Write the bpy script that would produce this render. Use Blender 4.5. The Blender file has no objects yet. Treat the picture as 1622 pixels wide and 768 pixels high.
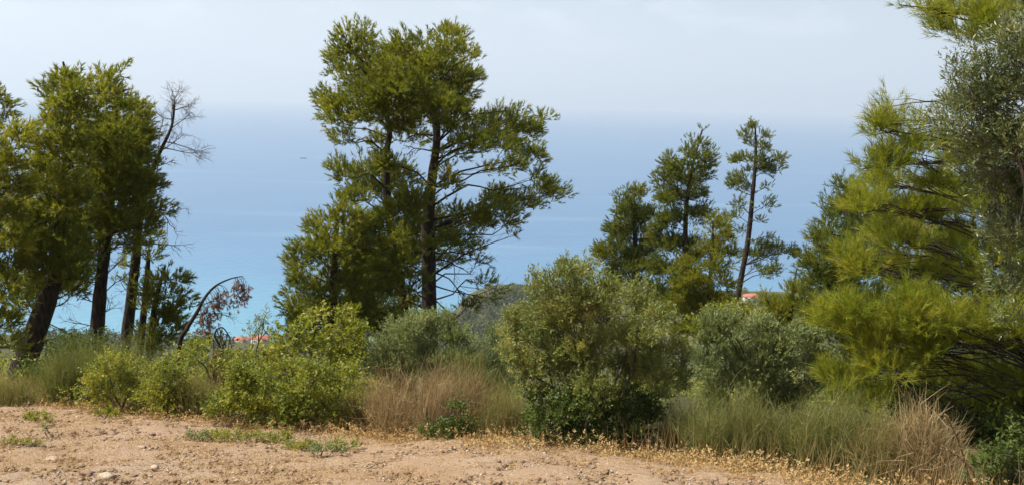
import bpy, math
import numpy as np
from mathutils import Matrix, Vector

# ------------------------------------------------------------------ camera
SC = bpy.context.scene
COL = SC.collection
F, W, H = 1350.0, 1622.0, 768.0
CAMZ = 1.6
ROT = Matrix.Rotation(math.radians(90 - 9.42), 3, 'X') @ Matrix.Rotation(math.radians(1.4), 3, 'Z')
cam_d = bpy.data.cameras.new('camera')
cam_d.sensor_width = 36.0
cam_d.lens = 36.0 * F / W
cam_d.clip_start = 0.1
cam_d.clip_end = 120000.0
cam = bpy.data.objects.new('camera', cam_d)
COL.objects.link(cam)
cam.matrix_world = Matrix.Translation((0, 0, CAMZ)) @ ROT.to_4x4()
SC.camera = cam

# ------------------------------------------------------------------ light
SUN_EL, SUN_AZ = math.radians(58), math.atan2(-0.97, -0.08)     # azimuth measured from +Y towards +X
world = bpy.data.worlds.new('World'); SC.world = world; world.use_nodes = True
wn, wl = world.node_tree.nodes, world.node_tree.links
wn.clear()
w_out = wn.new('ShaderNodeOutputWorld'); w_bg = wn.new('ShaderNodeBackground')
w_sky = wn.new('ShaderNodeTexSky'); w_sky.sky_type = 'NISHITA'; w_sky.sun_disc = False
w_sky.sun_elevation = SUN_EL; w_sky.sun_rotation = SUN_AZ
w_sky.altitude = 200; w_sky.air_density = 1.0; w_sky.dust_density = 2.0; w_sky.ozone_density = 1.5
w_bg.inputs['Strength'].default_value = 0.085
# thin fair-weather cloud all round the sky
w_tc = wn.new('ShaderNodeTexCoord'); w_map = wn.new('ShaderNodeMapping'); w_map.inputs['Scale'].default_value = (9, 9, 26)
w_no = wn.new('ShaderNodeTexNoise'); w_no.inputs['Scale'].default_value = 1.0; w_no.inputs['Detail'].default_value = 7; w_no.inputs['Roughness'].default_value = 0.55
w_rp = wn.new('ShaderNodeMapRange'); w_rp.inputs[1].default_value = 0.50; w_rp.inputs[2].default_value = 0.75; w_rp.inputs[3].default_value = 0.0; w_rp.inputs[4].default_value = 0.5
w_mx = wn.new('ShaderNodeMixRGB'); w_mx.inputs['Color2'].default_value = (12, 12.1, 12.4, 1)
wl.new(w_tc.outputs['Generated'], w_map.inputs['Vector']); wl.new(w_map.outputs['Vector'], w_no.inputs['Vector'])
wl.new(w_no.outputs['Fac'], w_rp.inputs[0]); wl.new(w_rp.outputs[0], w_mx.inputs['Fac'])
wl.new(w_sky.outputs['Color'], w_mx.inputs['Color1']); wl.new(w_mx.outputs['Color'], w_bg.inputs['Color'])
wl.new(w_bg.outputs['Background'], w_out.inputs['Surface'])

sun_d = bpy.data.lights.new('sun', 'SUN'); sun_d.energy = 5.0; sun_d.angle = math.radians(0.53); sun_d.color = (1.0, 0.95, 0.86)
sun = bpy.data.objects.new('sun', sun_d); COL.objects.link(sun)
to_sun = Vector((math.sin(SUN_AZ) * math.cos(SUN_EL), math.cos(SUN_AZ) * math.cos(SUN_EL), math.sin(SUN_EL)))
sun.rotation_euler = to_sun.to_track_quat('Z', 'Y').to_euler()

SC.view_settings.view_transform = 'Standard'; SC.view_settings.look = 'None'
SC.view_settings.exposure = 0.95; SC.view_settings.gamma = 1.0; SC.view_settings.use_curve_mapping = False
SC.render.engine = 'CYCLES'
cy = SC.cycles
cy.max_bounces = 6; cy.diffuse_bounces = 3; cy.glossy_bounces = 2; cy.transmission_bounces = 4; cy.volume_bounces = 1; cy.transparent_max_bounces = 8
cy.use_denoising = True
cy.caustics_reflective = False; cy.caustics_refractive = False

# ------------------------------------------------------------------ helpers
RNG = np.random.default_rng(7)
ROTN = np.array(ROT)
CAM = np.array((0, 0, CAMZ))

def P(px, py, d):
    """world point seen at photo pixel (px, py) at ground depth d (metres along +Y)"""
    v = ROTN @ np.array(((px - W / 2) / F, -(py - H / 2) / F, -1.0))
    return CAM + v * (d / v[1])

def norm(a):
    return a / np.maximum(np.linalg.norm(a, axis=-1, keepdims=True), 1e-9)

def sphere(n):
    return norm(RNG.normal(size=(n, 3)))

def frame(d):
    a = np.where(np.abs(d[:, 2:3]) < 0.9, np.array([[0, 0, 1.0]]), np.array([[1.0, 0, 0]]))
    u = norm(np.cross(d, a)); return u, np.cross(d, u)

_lat = np.random.default_rng(3).random((256, 256))
def vnoise(x, y):
    xi, yi = np.floor(x).astype(int), np.floor(y).astype(int)
    fx, fy = x - xi, y - yi
    fx, fy = fx * fx * (3 - 2 * fx), fy * fy * (3 - 2 * fy)
    g = lambda a, b: _lat[a & 255, b & 255]
    return (g(xi, yi) * (1 - fx) + g(xi + 1, yi) * fx) * (1 - fy) + (g(xi, yi + 1) * (1 - fx) + g(xi + 1, yi + 1) * fx) * fy - 0.5

def smooth(a, b, x):
    t = np.clip((x - a) / (b - a), 0, 1); return t * t * (3 - 2 * t)

SEA = -187.0
def terrain(x, y):
    x = np.asarray(x, float); y = np.asarray(y, float)
    xl = [-400, -60, 0, 16, 150, 300, 560, 636, 700, 1500]
    zl = [60, 14, 0, -4.32, -48.6, -92, -165, -186.5, -193, -200]
    xr = [-400, -60, 0, 16, 150, 300, 600, 700, 850, 900, 1500]
    zr = [60, 14, 0, -4.32, -48.6, -94, -176, -179, -185, -190, -200]
    s = smooth(-110, 0, x)
    z = np.interp(y, xl, zl) * (1 - s) + np.interp(y, xr, zr) * s
    far = smooth(30, 120, np.hypot(x, y))
    z = z + far * (vnoise(x / 35, y / 35) * 7 + vnoise(x / 12 + 9, y / 12) * 1.5) * np.where(z < -181, .2, 1)
    near = 1 - far
    z = z + near * (vnoise(x / 3.1 + 40, y / 3.1 + 7) * .14 + vnoise(x / .9, y / .9 + 11) * .05)
    return z

def edge_y(x):
    """far edge of the bare field as a line across the slope"""
    return np.interp(x, [-30, -8.7, -3.5, 0, 2, 6, 30], [24, 14.6, 12.4, 10.9, 9.6, 5.8, 2])

def mesh_obj(name, verts, faces, mat, parent=None, tint=None, shade=False):
    """faces: (n,k) int array with k = 3 or 4"""
    me = bpy.data.meshes.new(name)
    v = np.ascontiguousarray(verts, dtype=np.float32); f = np.ascontiguousarray(faces, dtype=np.int32)
    me.vertices.add(len(v)); me.vertices.foreach_set('co', v.ravel())
    n, k = f.shape
    me.loops.add(n * k); me.loops.foreach_set('vertex_index', f.ravel())
    me.polygons.add(n); me.polygons.foreach_set('loop_start', np.arange(0, n * k, k, dtype=np.int32))
    if shade:
        me.polygons.foreach_set('use_smooth', np.ones(n, dtype=bool))
    if tint is not None:
        a = me.attributes.new('tint', 'FLOAT', 'POINT'); a.data.foreach_set('value', np.ascontiguousarray(tint, dtype=np.float32))
    me.update(calc_edges=True)
    me.materials.append(mat)
    o = bpy.data.objects.new(name, me); COL.objects.link(o)
    if parent is not None:
        o.parent = parent
        o.matrix_parent_inverse = Matrix.Translation(-Vector(parent.location))
    return o

class Geo:
    def __init__(s): s.v, s.f, s.t, s.n = [], [], [], 0
    def add(s, v, f, t=None):
        s.v.append(v); s.f.append(f + s.n); s.n += len(v); s.t.append(np.zeros(len(v)) if t is None else t)
    def obj(s, name, mat, parent=None, shade=False):
        if not s.v: return None
        return mesh_obj(name, np.concatenate(s.v), np.concatenate(s.f), mat, parent, np.concatenate(s.t), shade)

def tag(o, label=None, cat=None, group=None, kind=None):
    if label: o['label'] = label
    if cat: o['category'] = cat
    if group: o['group'] = group
    if kind: o['kind'] = kind
    return o

def empty(name, loc, label, cat, group=None):
    o = bpy.data.objects.new(name, None); COL.objects.link(o); o.location = tuple(float(c) for c in loc)
    o.empty_display_size = 0.2
    return tag(o, label, cat, group)

def tube(pts, rad, sides=6):
    pts = np.asarray(pts, float); rad = np.asarray(rad, float); n = len(pts)
    d = norm(np.gradient(pts, axis=0)); u, w = frame(d)
    for i in range(1, n):                                    # keep the frame from flipping
        if np.dot(u[i], u[i - 1]) < 0: u[i], w[i] = -u[i], -w[i]
    a = np.arange(sides) * 2 * math.pi / sides
    v = pts[:, None] + rad[:, None, None] * (np.cos(a)[None, :, None] * u[:, None] + np.sin(a)[None, :, None] * w[:, None])
    i = np.arange(n - 1)[:, None] * sides; j = np.arange(sides)[None]; k = (j + 1) % sides
    f = np.stack([i + j, i + k, i + sides + k, i + sides + j], -1).reshape(-1, 4)
    return v.reshape(-1, 3), f

def spline(pts, n):
    pts = np.asarray(pts, float); m = len(pts)
    t = np.linspace(0, m - 1, n); i = np.clip(t.astype(int), 0, m - 2); u = (t - i)[:, None]
    g = lambda k: pts[np.clip(k, 0, m - 1)]
    p0, p1, p2, p3 = g(i - 1), g(i), g(i + 1), g(i + 2)
    return .5 * ((2 * p1) + (-p0 + p2) * u + (2 * p0 - 5 * p1 + 4 * p2 - p3) * u ** 2 + (-p0 + 3 * p1 - 3 * p2 + p3) * u ** 3)

# ------------------------------------------------------------------ materials
def mat_new(name):
    m = bpy.data.materials.new(name); m.use_nodes = True
    n, l = m.node_tree.nodes, m.node_tree.links
    return m, n, l, n['Principled BSDF'], n['Material Output']

def ramp(n, cols):
    r = n.new('ShaderNodeValToRGB'); e = r.color_ramp.elements
    while len(e) < len(cols): e.new(0.5)
    for i, c in enumerate(cols):
        e[i].position = i / (len(cols) - 1); e[i].color = (*c, 1)
    return r

def leaf_mat(name, cols, transl=0.35, rough=0.5, spec=0.35, tcol=1.5):
    m, n, l, p, out = mat_new(name)
    at = n.new('ShaderNodeAttribute'); at.attribute_name = 'tint'
    r = ramp(n, cols); l.new(at.outputs['Fac'], r.inputs['Fac'])
    l.new(r.outputs['Color'], p.inputs['Base Color']); p.inputs['Roughness'].default_value = rough
    p.inputs['Specular IOR Level'].default_value = spec
    if transl > 0:
        t = n.new('ShaderNodeBsdfTranslucent'); g = n.new('ShaderNodeMixRGB'); g.blend_type = 'MULTIPLY'; g.inputs['Fac'].default_value = 1
        g.inputs['Color2'].default_value = (tcol * 1.05, tcol, tcol * .55, 1)
        l.new(r.outputs['Color'], g.inputs['Color1']); l.new(g.outputs['Color'], t.inputs['Color'])
        mx = n.new('ShaderNodeMixShader'); mx.inputs['Fac'].default_value = transl
        l.new(p.outputs['BSDF'], mx.inputs[1]); l.new(t.outputs['BSDF'], mx.inputs[2]); l.new(mx.outputs['Shader'], out.inputs['Surface'])
    return m

def bark_mat(name, c1, c2, scale=14):
    m, n, l, p, out = mat_new(name)
    tc = n.new('ShaderNodeTexCoord'); mp = n.new('ShaderNodeMapping'); mp.inputs['Scale'].default_value = (1, 1, .3)
    no = n.new('ShaderNodeTexNoise'); no.inputs['Scale'].default_value = scale; no.inputs['Detail'].default_value = 6
    l.new(tc.outputs['Object'], mp.inputs['Vector']); l.new(mp.outputs['Vector'], no.inputs['Vector'])
    r = ramp(n, [c1, c1, c2, c2]); l.new(no.outputs['Fac'], r.inputs['Fac']); l.new(r.outputs['Color'], p.inputs['Base Color'])
    b = n.new('ShaderNodeBump'); b.inputs['Strength'].default_value = .9; b.inputs['Distance'].default_value = .04
    l.new(no.outputs['Fac'], b.inputs['Height']); l.new(b.outputs['Normal'], p.inputs['Normal'])
    p.inputs['Roughness'].default_value = .9; p.inputs['Specular IOR Level'].default_value = .15
    return m

M = {}
M['pine'] = leaf_mat('pine_needles', [(0.076, 0.096, 0.014), (0.134, 0.157, 0.019), (0.202, 0.210, 0.024), (0.277, 0.242, 0.036)], .42, .55, .25, 1.7)
M['pine_far'] = leaf_mat('pine_needles_dull', [(0.067, 0.087, 0.019), (0.108, 0.135, 0.022), (0.164, 0.178, 0.026), (0.218, 0.199, 0.036)], .40, .55, .25, 1.6)
M['pine_yellow'] = leaf_mat('pine_needles_fresh', [(0.098, 0.115, 0.013), (0.150, 0.166, 0.018), (0.208, 0.211, 0.022), (0.260, 0.224, 0.033)], .45, .5, .25, 1.7)
M['pine_near'] = leaf_mat('near_pine_needles', [(0.120, 0.154, 0.019), (0.189, 0.217, 0.024), (0.255, 0.266, 0.030), (0.331, 0.294, 0.048)], .45, .45, .3, 1.6)
M['olive'] = leaf_mat('oleaster_leaves', [(0.098, 0.124, 0.031), (0.152, 0.175, 0.042), (0.215, 0.224, 0.061), (0.306, 0.266, 0.073)], .34, .48, .35, 1.5)
M['olive_near'] = leaf_mat('olive_leaves', [(0.058, 0.080, 0.026), (0.091, 0.114, 0.034), (0.156, 0.179, 0.076), (0.260, 0.257, 0.108)], .28, .38, .55, 1.4)
M['grey'] = leaf_mat('grey_green_leaves', [(0.109, 0.142, 0.052), (0.154, 0.186, 0.067), (0.208, 0.233, 0.085), (0.273, 0.267, 0.091)], .30, .55, .35, 1.4)
M['lentisk'] = leaf_mat('lentisk_leaves', [(0.087, 0.110, 0.014), (0.145, 0.168, 0.018), (0.212, 0.219, 0.021), (0.308, 0.255, 0.029)], .38, .5, .28, 1.6)
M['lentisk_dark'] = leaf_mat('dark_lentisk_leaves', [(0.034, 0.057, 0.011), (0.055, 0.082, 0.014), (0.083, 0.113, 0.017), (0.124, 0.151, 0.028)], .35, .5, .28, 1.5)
M['broad'] = leaf_mat('yellow_green_leaves', [(0.106, 0.126, 0.015), (0.167, 0.186, 0.019), (0.234, 0.239, 0.027), (0.302, 0.265, 0.043)], .42, .45, .4, 1.6)
M['broom'] = leaf_mat('broom_stems', [(0.111, 0.131, 0.034), (0.170, 0.183, 0.051), (0.238, 0.217, 0.076), (0.306, 0.235, 0.111)], .35, .6, .3, 1.3)
M['dry'] = leaf_mat('dry_stems', [(0.204, 0.136, 0.068), (0.306, 0.212, 0.111), (0.391, 0.289, 0.162), (0.221, 0.204, 0.076)], .3, .8, .2, 1.2)
M['straw'] = leaf_mat('straw', [(0.233, 0.133, 0.052), (0.346, 0.208, 0.080), (0.449, 0.300, 0.132), (0.536, 0.391, 0.200)], .25, .8, .2, 1.2)
M['brownneedle'] = leaf_mat('dead_needles', [(.12, .05, .025), (.20, .085, .04), (.27, .13, .07), (.3, .18, .11)], .3, .7, .2, 1.3)
M['wood_far'] = leaf_mat('dark_wood_leaves', [(.022, .034, .014), (.034, .05, .018), (.048, .066, .022), (.065, .08, .03)], .25, .6, .2, 1.3)
M['bark'] = bark_mat('pine_bark', (.016, .012, .010), (.060, .042, .032))
M['twig'] = bark_mat('dark_twigs', (.03, .022, .016), (.07, .052, .04), 30)
M['deadwood'] = bark_mat('dead_wood', (.10, .085, .075), (.22, .19, .17), 30)
M['greybark'] = bark_mat('grey_bark', (.06, .048, .036), (.15, .125, .10), 20)

# ground
def ground_mat():
    m, n, l, p, out = mat_new('dry_soil')
    tc = n.new('ShaderNodeTexCoord')
    def noise(s, d=6, r=.6):
        q = n.new('ShaderNodeTexNoise'); q.inputs['Scale'].default_value = s; q.inputs['Detail'].default_value = d; q.inputs['Roughness'].default_value = r
        l.new(tc.outputs['Object'], q.inputs['Vector']); return q
    a, b, c = noise(.55), noise(9, 8, .7), noise(55, 4, .7)
    ra = ramp(n, [(0.272, 0.169, 0.094), (0.307, 0.199, 0.120), (0.374, 0.263, 0.166), (0.426, 0.305, 0.197)]); l.new(b.outputs['Fac'], ra.inputs['Fac'])
    rb = ramp(n, [(0.307, 0.190, 0.098), (0.307, 0.190, 0.098), (0.392, 0.305, 0.230), (0.392, 0.305, 0.230)]); l.new(a.outputs['Fac'], rb.inputs['Fac'])
    mx = n.new('ShaderNodeMixRGB'); mx.inputs['Fac'].default_value = .45
    l.new(ra.outputs['Color'], mx.inputs['Color1']); l.new(rb.outputs['Color'], mx.inputs['Color2'])
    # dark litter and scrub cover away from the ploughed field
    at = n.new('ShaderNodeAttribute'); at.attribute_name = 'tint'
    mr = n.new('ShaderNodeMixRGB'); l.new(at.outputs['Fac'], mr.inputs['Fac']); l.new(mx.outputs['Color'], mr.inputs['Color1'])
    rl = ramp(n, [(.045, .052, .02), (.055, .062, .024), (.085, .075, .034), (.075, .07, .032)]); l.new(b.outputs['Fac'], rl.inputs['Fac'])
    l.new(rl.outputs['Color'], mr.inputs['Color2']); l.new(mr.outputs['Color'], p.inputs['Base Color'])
    b1 = n.new('ShaderNodeBump'); b1.inputs['Strength'].default_value = .9; b1.inputs['Distance'].default_value = .06; l.new(b.outputs['Fac'], b1.inputs['Height'])
    b2 = n.new('ShaderNodeBump'); b2.inputs['Strength'].default_value = .8; b2.inputs['Distance'].default_value = .015; l.new(c.outputs['Fac'], b2.inputs['Height'])
    l.new(b1.outputs['Normal'], b2.inputs['Normal']); l.new(b2.outputs['Normal'], p.inputs['Normal'])
    p.inputs['Roughness'].default_value = .95; p.inputs['Specular IOR Level'].default_value = .1
    return m
M['ground'] = ground_mat()

def stone_mat(name, c1, c2):
    m, n, l, p, out = mat_new(name)
    tc = n.new('ShaderNodeTexCoord'); no = n.new('ShaderNodeTexNoise'); no.inputs['Scale'].default_value = 12; no.inputs['Detail'].default_value = 7
    l.new(tc.outputs['Object'], no.inputs['Vector']); r = ramp(n, [c1, c1, c2, c2]); l.new(no.outputs['Fac'], r.inputs['Fac'])
    at = n.new('ShaderNodeAttribute'); at.attribute_name = 'tint'; mu = n.new('ShaderNodeMixRGB'); mu.blend_type = 'MULTIPLY'; l.new(at.outputs['Fac'], mu.inputs['Fac'])
    mu.inputs['Color2'].default_value = (.5, .36, .26, 1); l.new(r.outputs['Color'], mu.inputs['Color1'])
    l.new(mu.outputs['Color'], p.inputs['Base Color']); p.inputs['Roughness'].default_value = .9
    b = n.new('ShaderNodeBump'); b.inputs['Strength'].default_value = .6; b.inputs['Distance'].default_value = .02; l.new(no.outputs['Fac'], b.inputs['Height']); l.new(b.outputs['Normal'], p.inputs['Normal'])
    return m
M['stone'] = stone_mat('pale_stone', (0.323, 0.246, 0.170), (0.468, 0.391, 0.306))
M['clod'] = stone_mat('earth_clod', (0.176, 0.112, 0.064), (0.272, 0.184, 0.112))

def sea_mat():
    m, n, l, p, out = mat_new('sea_water')
    tc = n.new('ShaderNodeTexCoord'); sp = n.new('ShaderNodeSeparateXYZ'); l.new(tc.outputs['Object'], sp.inputs['Vector'])
    dn = n.new('ShaderNodeTexNoise'); dn.inputs['Scale'].default_value = .004; dn.inputs['Detail'].default_value = 3; l.new(tc.outputs['Object'], dn.inputs['Vector'])
    ad = n.new('ShaderNodeMath'); ad.operation = 'MULTIPLY_ADD'; ad.inputs[1].default_value = 420; l.new(dn.outputs['Fac'], ad.inputs[0]); l.new(sp.outputs['Y'], ad.inputs[2])
    mr = n.new('ShaderNodeMapRange'); mr.inputs[1].default_value = 780; mr.inputs[2].default_value = 1350; l.new(ad.outputs[0], mr.inputs[0])
    r = ramp(n, [(0.101, 0.248, 0.315), (0.084, 0.203, 0.296), (0.070, 0.162, 0.268), (0.062, 0.140, 0.244)]); l.new(mr.outputs[0], r.inputs['Fac'])   # pale sand shallows to deep water
    # wind slicks: long pale streaks
    mp = n.new('ShaderNodeMapping'); mp.inputs['Scale'].default_value = (.0016, .010, 1); mp.inputs['Rotation'].default_value = (0, 0, .12); l.new(tc.outputs['Object'], mp.inputs['Vector'])
    sn = n.new('ShaderNodeTexNoise'); sn.inputs['Scale'].default_value = 1; sn.inputs['Detail'].default_value = 5; sn.inputs['Roughness'].default_value = .62; l.new(mp.outputs['Vector'], sn.inputs['Vector'])
    sr = n.new('ShaderNodeMapRange'); sr.inputs[1].default_value = .56; sr.inputs[2].default_value = .70; sr.inputs[4].default_value = .38; l.new(sn.outputs['Fac'], sr.inputs[0])
    mx = n.new('ShaderNodeMixRGB'); mx.inputs['Color2'].default_value = (.17, .27, .36, 1); l.new(sr.outputs[0], mx.inputs['Fac']); l.new(r.outputs['Color'], mx.inputs['Color1'])
    l.new(mx.outputs['Color'], p.inputs['Base Color']); p.inputs['Roughness'].default_value = .35; p.inputs['IOR'].default_value = 1.33
    wv = n.new('ShaderNodeTexNoise'); wv.inputs['Scale'].default_value = .12; wv.inputs['Detail'].default_value = 3; l.new(tc.outputs['Object'], wv.inputs['Vector'])
    b = n.new('ShaderNodeBump'); b.inputs['Strength'].default_value = .5; b.inputs['Distance'].default_value = 1.2; l.new(wv.outputs['Fac'], b.inputs['Height']); l.new(b.outputs['Normal'], p.inputs['Normal'])
    return m
M['sea'] = sea_mat()

def plain(name, c, rough=.8, scale=3.0, var=.15):
    m, n, l, p, out = mat_new(name)
    tc = n.new('ShaderNodeTexCoord'); no = n.new('ShaderNodeTexNoise'); no.inputs['Scale'].default_value = scale; no.inputs['Detail'].default_value = 5
    l.new(tc.outputs['Object'], no.inputs['Vector'])
    r = ramp(n, [tuple(k * (1 - var) for k in c), tuple(min(1, k * (1 + var)) for k in c)]); l.new(no.outputs['Fac'], r.inputs['Fac'])
    l.new(r.outputs['Color'], p.inputs['Base Color']); p.inputs['Roughness'].default_value = rough
    return m
M['wall'] = plain('cream_render', (0.496, 0.456, 0.400)); M['roof'] = plain('red_roof_tile', (0.336, 0.104, 0.056), .8, 6, .3)
M['glass'] = plain('window_glass', (.04, .05, .07), .1); M['frame'] = plain('white_frame', (.7, .7, .68))
M['boat'] = plain('dark_hull', (.05, .07, .10), .4); M['cabin'] = plain('white_cabin', (.6, .6, .6), .4)
M['mount'] = plain('bare_mountain', (.12, .12, .09), .95, .002, .3)

# ------------------------------------------------------------------ setting
xs = np.concatenate([-np.geomspace(14, 1500, 60)[::-1], np.arange(-13.9, 13.95, .14), np.geomspace(14, 1500, 60)])
ys = np.concatenate([-np.geomspace(2, 300, 20)[::-1], np.arange(-1.5, 7, .5), np.arange(7, 16.05, .13), np.geomspace(16.2, 1400, 110)])
gx, gy = np.meshgrid(xs, ys)
gz = terrain(gx, gy)
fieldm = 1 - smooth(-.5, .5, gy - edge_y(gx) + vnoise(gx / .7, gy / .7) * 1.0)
dense = (np.abs(gx) < 14) & (gy < 17)
gz = gz + np.where(dense, (vnoise(gx / .28, gy / .28) * .06 + vnoise(gx / .13 + 5, gy / .13) * .05), 0)
nx, ny = len(xs), len(ys)
i = np.arange(ny - 1)[:, None] * nx + np.arange(nx - 1)[None]
gf = np.stack([i, i + 1, i + nx + 1, i + nx], -1).reshape(-1, 4)
ground = mesh_obj('hillside', np.stack([gx, gy, gz], -1).reshape(-1, 3), gf, M['ground'], None, (1 - fieldm).ravel(), True)
tag(ground, 'dry tan field in front of a hillside falling to the sea', 'ground', kind='structure')

S = 45000.0
def grid_sheet(name, x0, x1, y0, y1, z, mat):
    v = np.array([(x0, y0, z), (x1, y0, z), (x1, y1, z), (x0, y1, z)], float)
    return mesh_obj(name, v, np.array([[0, 1, 2, 3]]), mat)
sea = grid_sheet('sea', -S, S, 400, S, SEA, M['sea']); tag(sea, 'hazy blue sea reaching to the horizon', 'sea', kind='structure')

def mountain(name, label, dist, prof, depth=5000):
    """ridge seen beyond the sea: prof = [(px, py)] crest"""
    px = np.array([p[0] for p in prof], float); py = np.array([p[1] for p in prof], float)
    q = np.linspace(px[0], px[-1], 120); h = np.interp(q, px, py)
    crest = np.array([P(a, b, dist) for a, b in zip(q, h)])
    crest[:, 2] += (vnoise(q / 23, q * 0 + 3) * 140 + vnoise(q / 9, q * 0 + 8) * 60)
    crest[:, 2] = np.maximum(crest[:, 2], SEA + 5)
    rows = []
    for k, (dy, fh) in enumerate([(-depth, -0.02), (-depth * .6, .35), (-depth * .3, .7), (0, 1), (depth * .4, .6), (depth, -0.02)]):
        r = crest.copy(); r[:, 1] += dy + vnoise(q / 15 + k * 7, q * 0 + k) * depth * .2; r[:, 2] = SEA + (crest[:, 2] - SEA) * fh; rows.append(r)
    v = np.concatenate(rows); n = 120; i = np.arange(5)[:, None] * n + np.arange(n - 1)[None]
    o = mesh_obj(name, v, np.stack([i, i + 1, i + n + 1, i + n], -1).reshape(-1, 4), M['mount'], None, None, True)
    return tag(o, label, 'mountains', kind='structure')
mountain('mountains', 'faint far mountain ridge across the sea', 34000, [(-500, 110), (-200, 85), (50, 78), (230, 75), (320, 80), (420, 105), (560, 118), (700, 138), (900, 140), (1150, 128), (1300, 140), (1500, 150), (1800, 160), (2100, 172)])

# haze: the air over land and sea
v = np.array([(x, y, z) for z in (-215, 1700) for x, y in ((-S - 500, -2500), (S + 500, -2500), (S + 500, S + 500), (-S - 500, S + 500))], float)
haze_m = bpy.data.materials.new('sea_haze'); haze_m.use_nodes = True
hn, hl = haze_m.node_tree.nodes, haze_m.node_tree.links; hn.clear()
ho = hn.new('ShaderNodeOutputMaterial'); hv = hn.new('ShaderNodeVolumePrincipled')
hv.inputs['Color'].default_value = (.70, .74, .772, 1); hv.inputs['Density'].default_value = 1.25e-4; hv.inputs['Anisotropy'].default_value = 0.2
hl.new(hv.outputs['Volume'], ho.inputs['Volume'])
haze = mesh_obj('haze', v, np.array([(3, 2, 1, 0), (4, 5, 6, 7), (0, 1, 5, 4), (1, 2, 6, 5), (2, 3, 7, 6), (3, 0, 4, 7)]), haze_m)
tag(haze, 'pale summer haze over the sea', 'haze', kind='stuff')

# ------------------------------------------------------------------ foliage generators
def needles(pos, d, L, n, nl, nw, tint):
    """n needle triangles round every shoot axis"""
    N = len(pos)
    u, w = frame(d)
    t = RNG.random((N, n)); ph = RNG.random((N, n)) * 2 * math.pi; th = np.radians(RNG.uniform(12, 48, (N, n)))
    nd = np.cos(th)[..., None] * d[:, None] + np.sin(th)[..., None] * (np.cos(ph)[..., None] * u[:, None] + np.sin(ph)[..., None] * w[:, None])
    b = pos[:, None] + d[:, None] * (t * L)[..., None]
    ln = nl * RNG.uniform(.7, 1.25, (N, n, 1))
    side = norm(np.cross(nd, sphere(N * n).reshape(N, n, 3))) * nw * .5
    v = np.stack([b - side, b + side, b + nd * ln], 2).reshape(-1, 3)
    tt = np.repeat(np.clip(tint[:, None] + RNG.normal(0, .06, (N, n)), 0, 1).reshape(-1), 3)
    return v, np.arange(len(v)).reshape(-1, 3), tt

def leaves(pos, d, L, n, ll, lw, tint, spread=(35, 80)):
    """n folded diamond leaves along every shoot"""
    N = len(pos); u, w = frame(d)
    t = (np.arange(n)[None] + RNG.random((N, n))) / n; ph = np.arange(n)[None] * 2.4 + RNG.random((N, 1)) * 6.28 + RNG.normal(0, .4, (N, n))
    th = np.radians(RNG.uniform(spread[0], spread[1], (N, n)))
    nd = np.cos(th)[..., None] * d[:, None] + np.sin(th)[..., None] * (np.cos(ph)[..., None] * u[:, None] + np.sin(ph)[..., None] * w[:, None])
    b = pos[:, None] + d[:, None] * (t * L)[..., None]
    sz = RNG.uniform(.65, 1.25, (N, n, 1))
    up = norm(np.array([0, 0, 1.0]) * 1.0 + RNG.normal(0, .55, (N, n, 3)))
    side = norm(np.cross(nd, up)); nrm = np.cross(side, nd)
    mid = b + nd * ll * .48 * sz
    sd = side * lw * .5 * sz; lift = nrm * lw * .18 * sz
    v = np.stack([b, mid + sd + lift, b + nd * ll * sz, mid - sd + lift], 2).reshape(-1, 3)
    i = np.arange(N * n)[:, None] * 4
    f = np.concatenate([i + np.array([[0, 1, 2]]), i + np.array([[0, 2, 3]])], 0)
    tt = np.repeat(np.clip(tint[:, None] + RNG.normal(0, .12, (N, n)), 0, 1).reshape(-1), 4)
    return v, f, tt

def blades(base, tip, bend, wd, tint, seg=3):
    """curved tapering stems; base, tip (N,3), bend (N,3) offset of the middle"""
    N = len(base); t = np.linspace(0, 1, seg + 1)[None, :, None]
    mid = (base + tip) / 2 + bend
    c = (1 - t) ** 2 * base[:, None] + 2 * t * (1 - t) * mid[:, None] + t ** 2 * tip[:, None]
    dv = norm(tip - base); side = norm(np.cross(dv, sphere(N))) * .5 * np.asarray(wd).reshape(-1, 1)
    s = side[:, None] * (1 - .8 * t)
    v = np.stack([c - s, c + s], 2).reshape(-1, 3)
    i = (np.arange(N)[:, None] * (seg + 1) + np.arange(seg)[None]).reshape(-1, 1) * 2
    f = np.concatenate([i + np.array([[0, 1, 3]]), i + np.array([[0, 3, 2]])], 0)
    return v, f, np.repeat(np.clip(tint, 0, 1), (seg + 1) * 2)

def pad_shoots(c, r, n, clump, up=.45, out=None, flat=.65, edge=.42):
    """shoot positions and directions grouped in clumps through one ellipsoidal pad"""
    vol = r[0] * r[1] * r[2]
    K = int(np.clip(1.3 * vol / clump ** 3 + 3, 3, 90))
    s = sphere(K); rad = RNG.random((K, 1)) ** edge
    s[:, 2] = np.where(s[:, 2] < 0, s[:, 2] * flat, s[:, 2])
    cc = c + s * rad * r * .88 * RNG.uniform(.85, 1.18, (K, 1))
    cw = RNG.uniform(.5, 1.5, K); k = RNG.choice(K, n, p=cw / cw.sum())
    rc = clump * RNG.uniform(.6, 1.25, K)
    o = sphere(n); o[:, 2] = np.where(o[:, 2] < 0, o[:, 2] * .55, o[:, 2])
    q = RNG.random((n, 1)) ** .5
    pos = cc[k] + o * q * rc[k][:, None]
    d = o * .7 + (cc[k] - c) / r * .5 + np.array([0, 0, up]) + RNG.normal(0, .28, (n, 3))
    if out is not None: d = d + out * .45
    return pos, norm(d), cc, k

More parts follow.
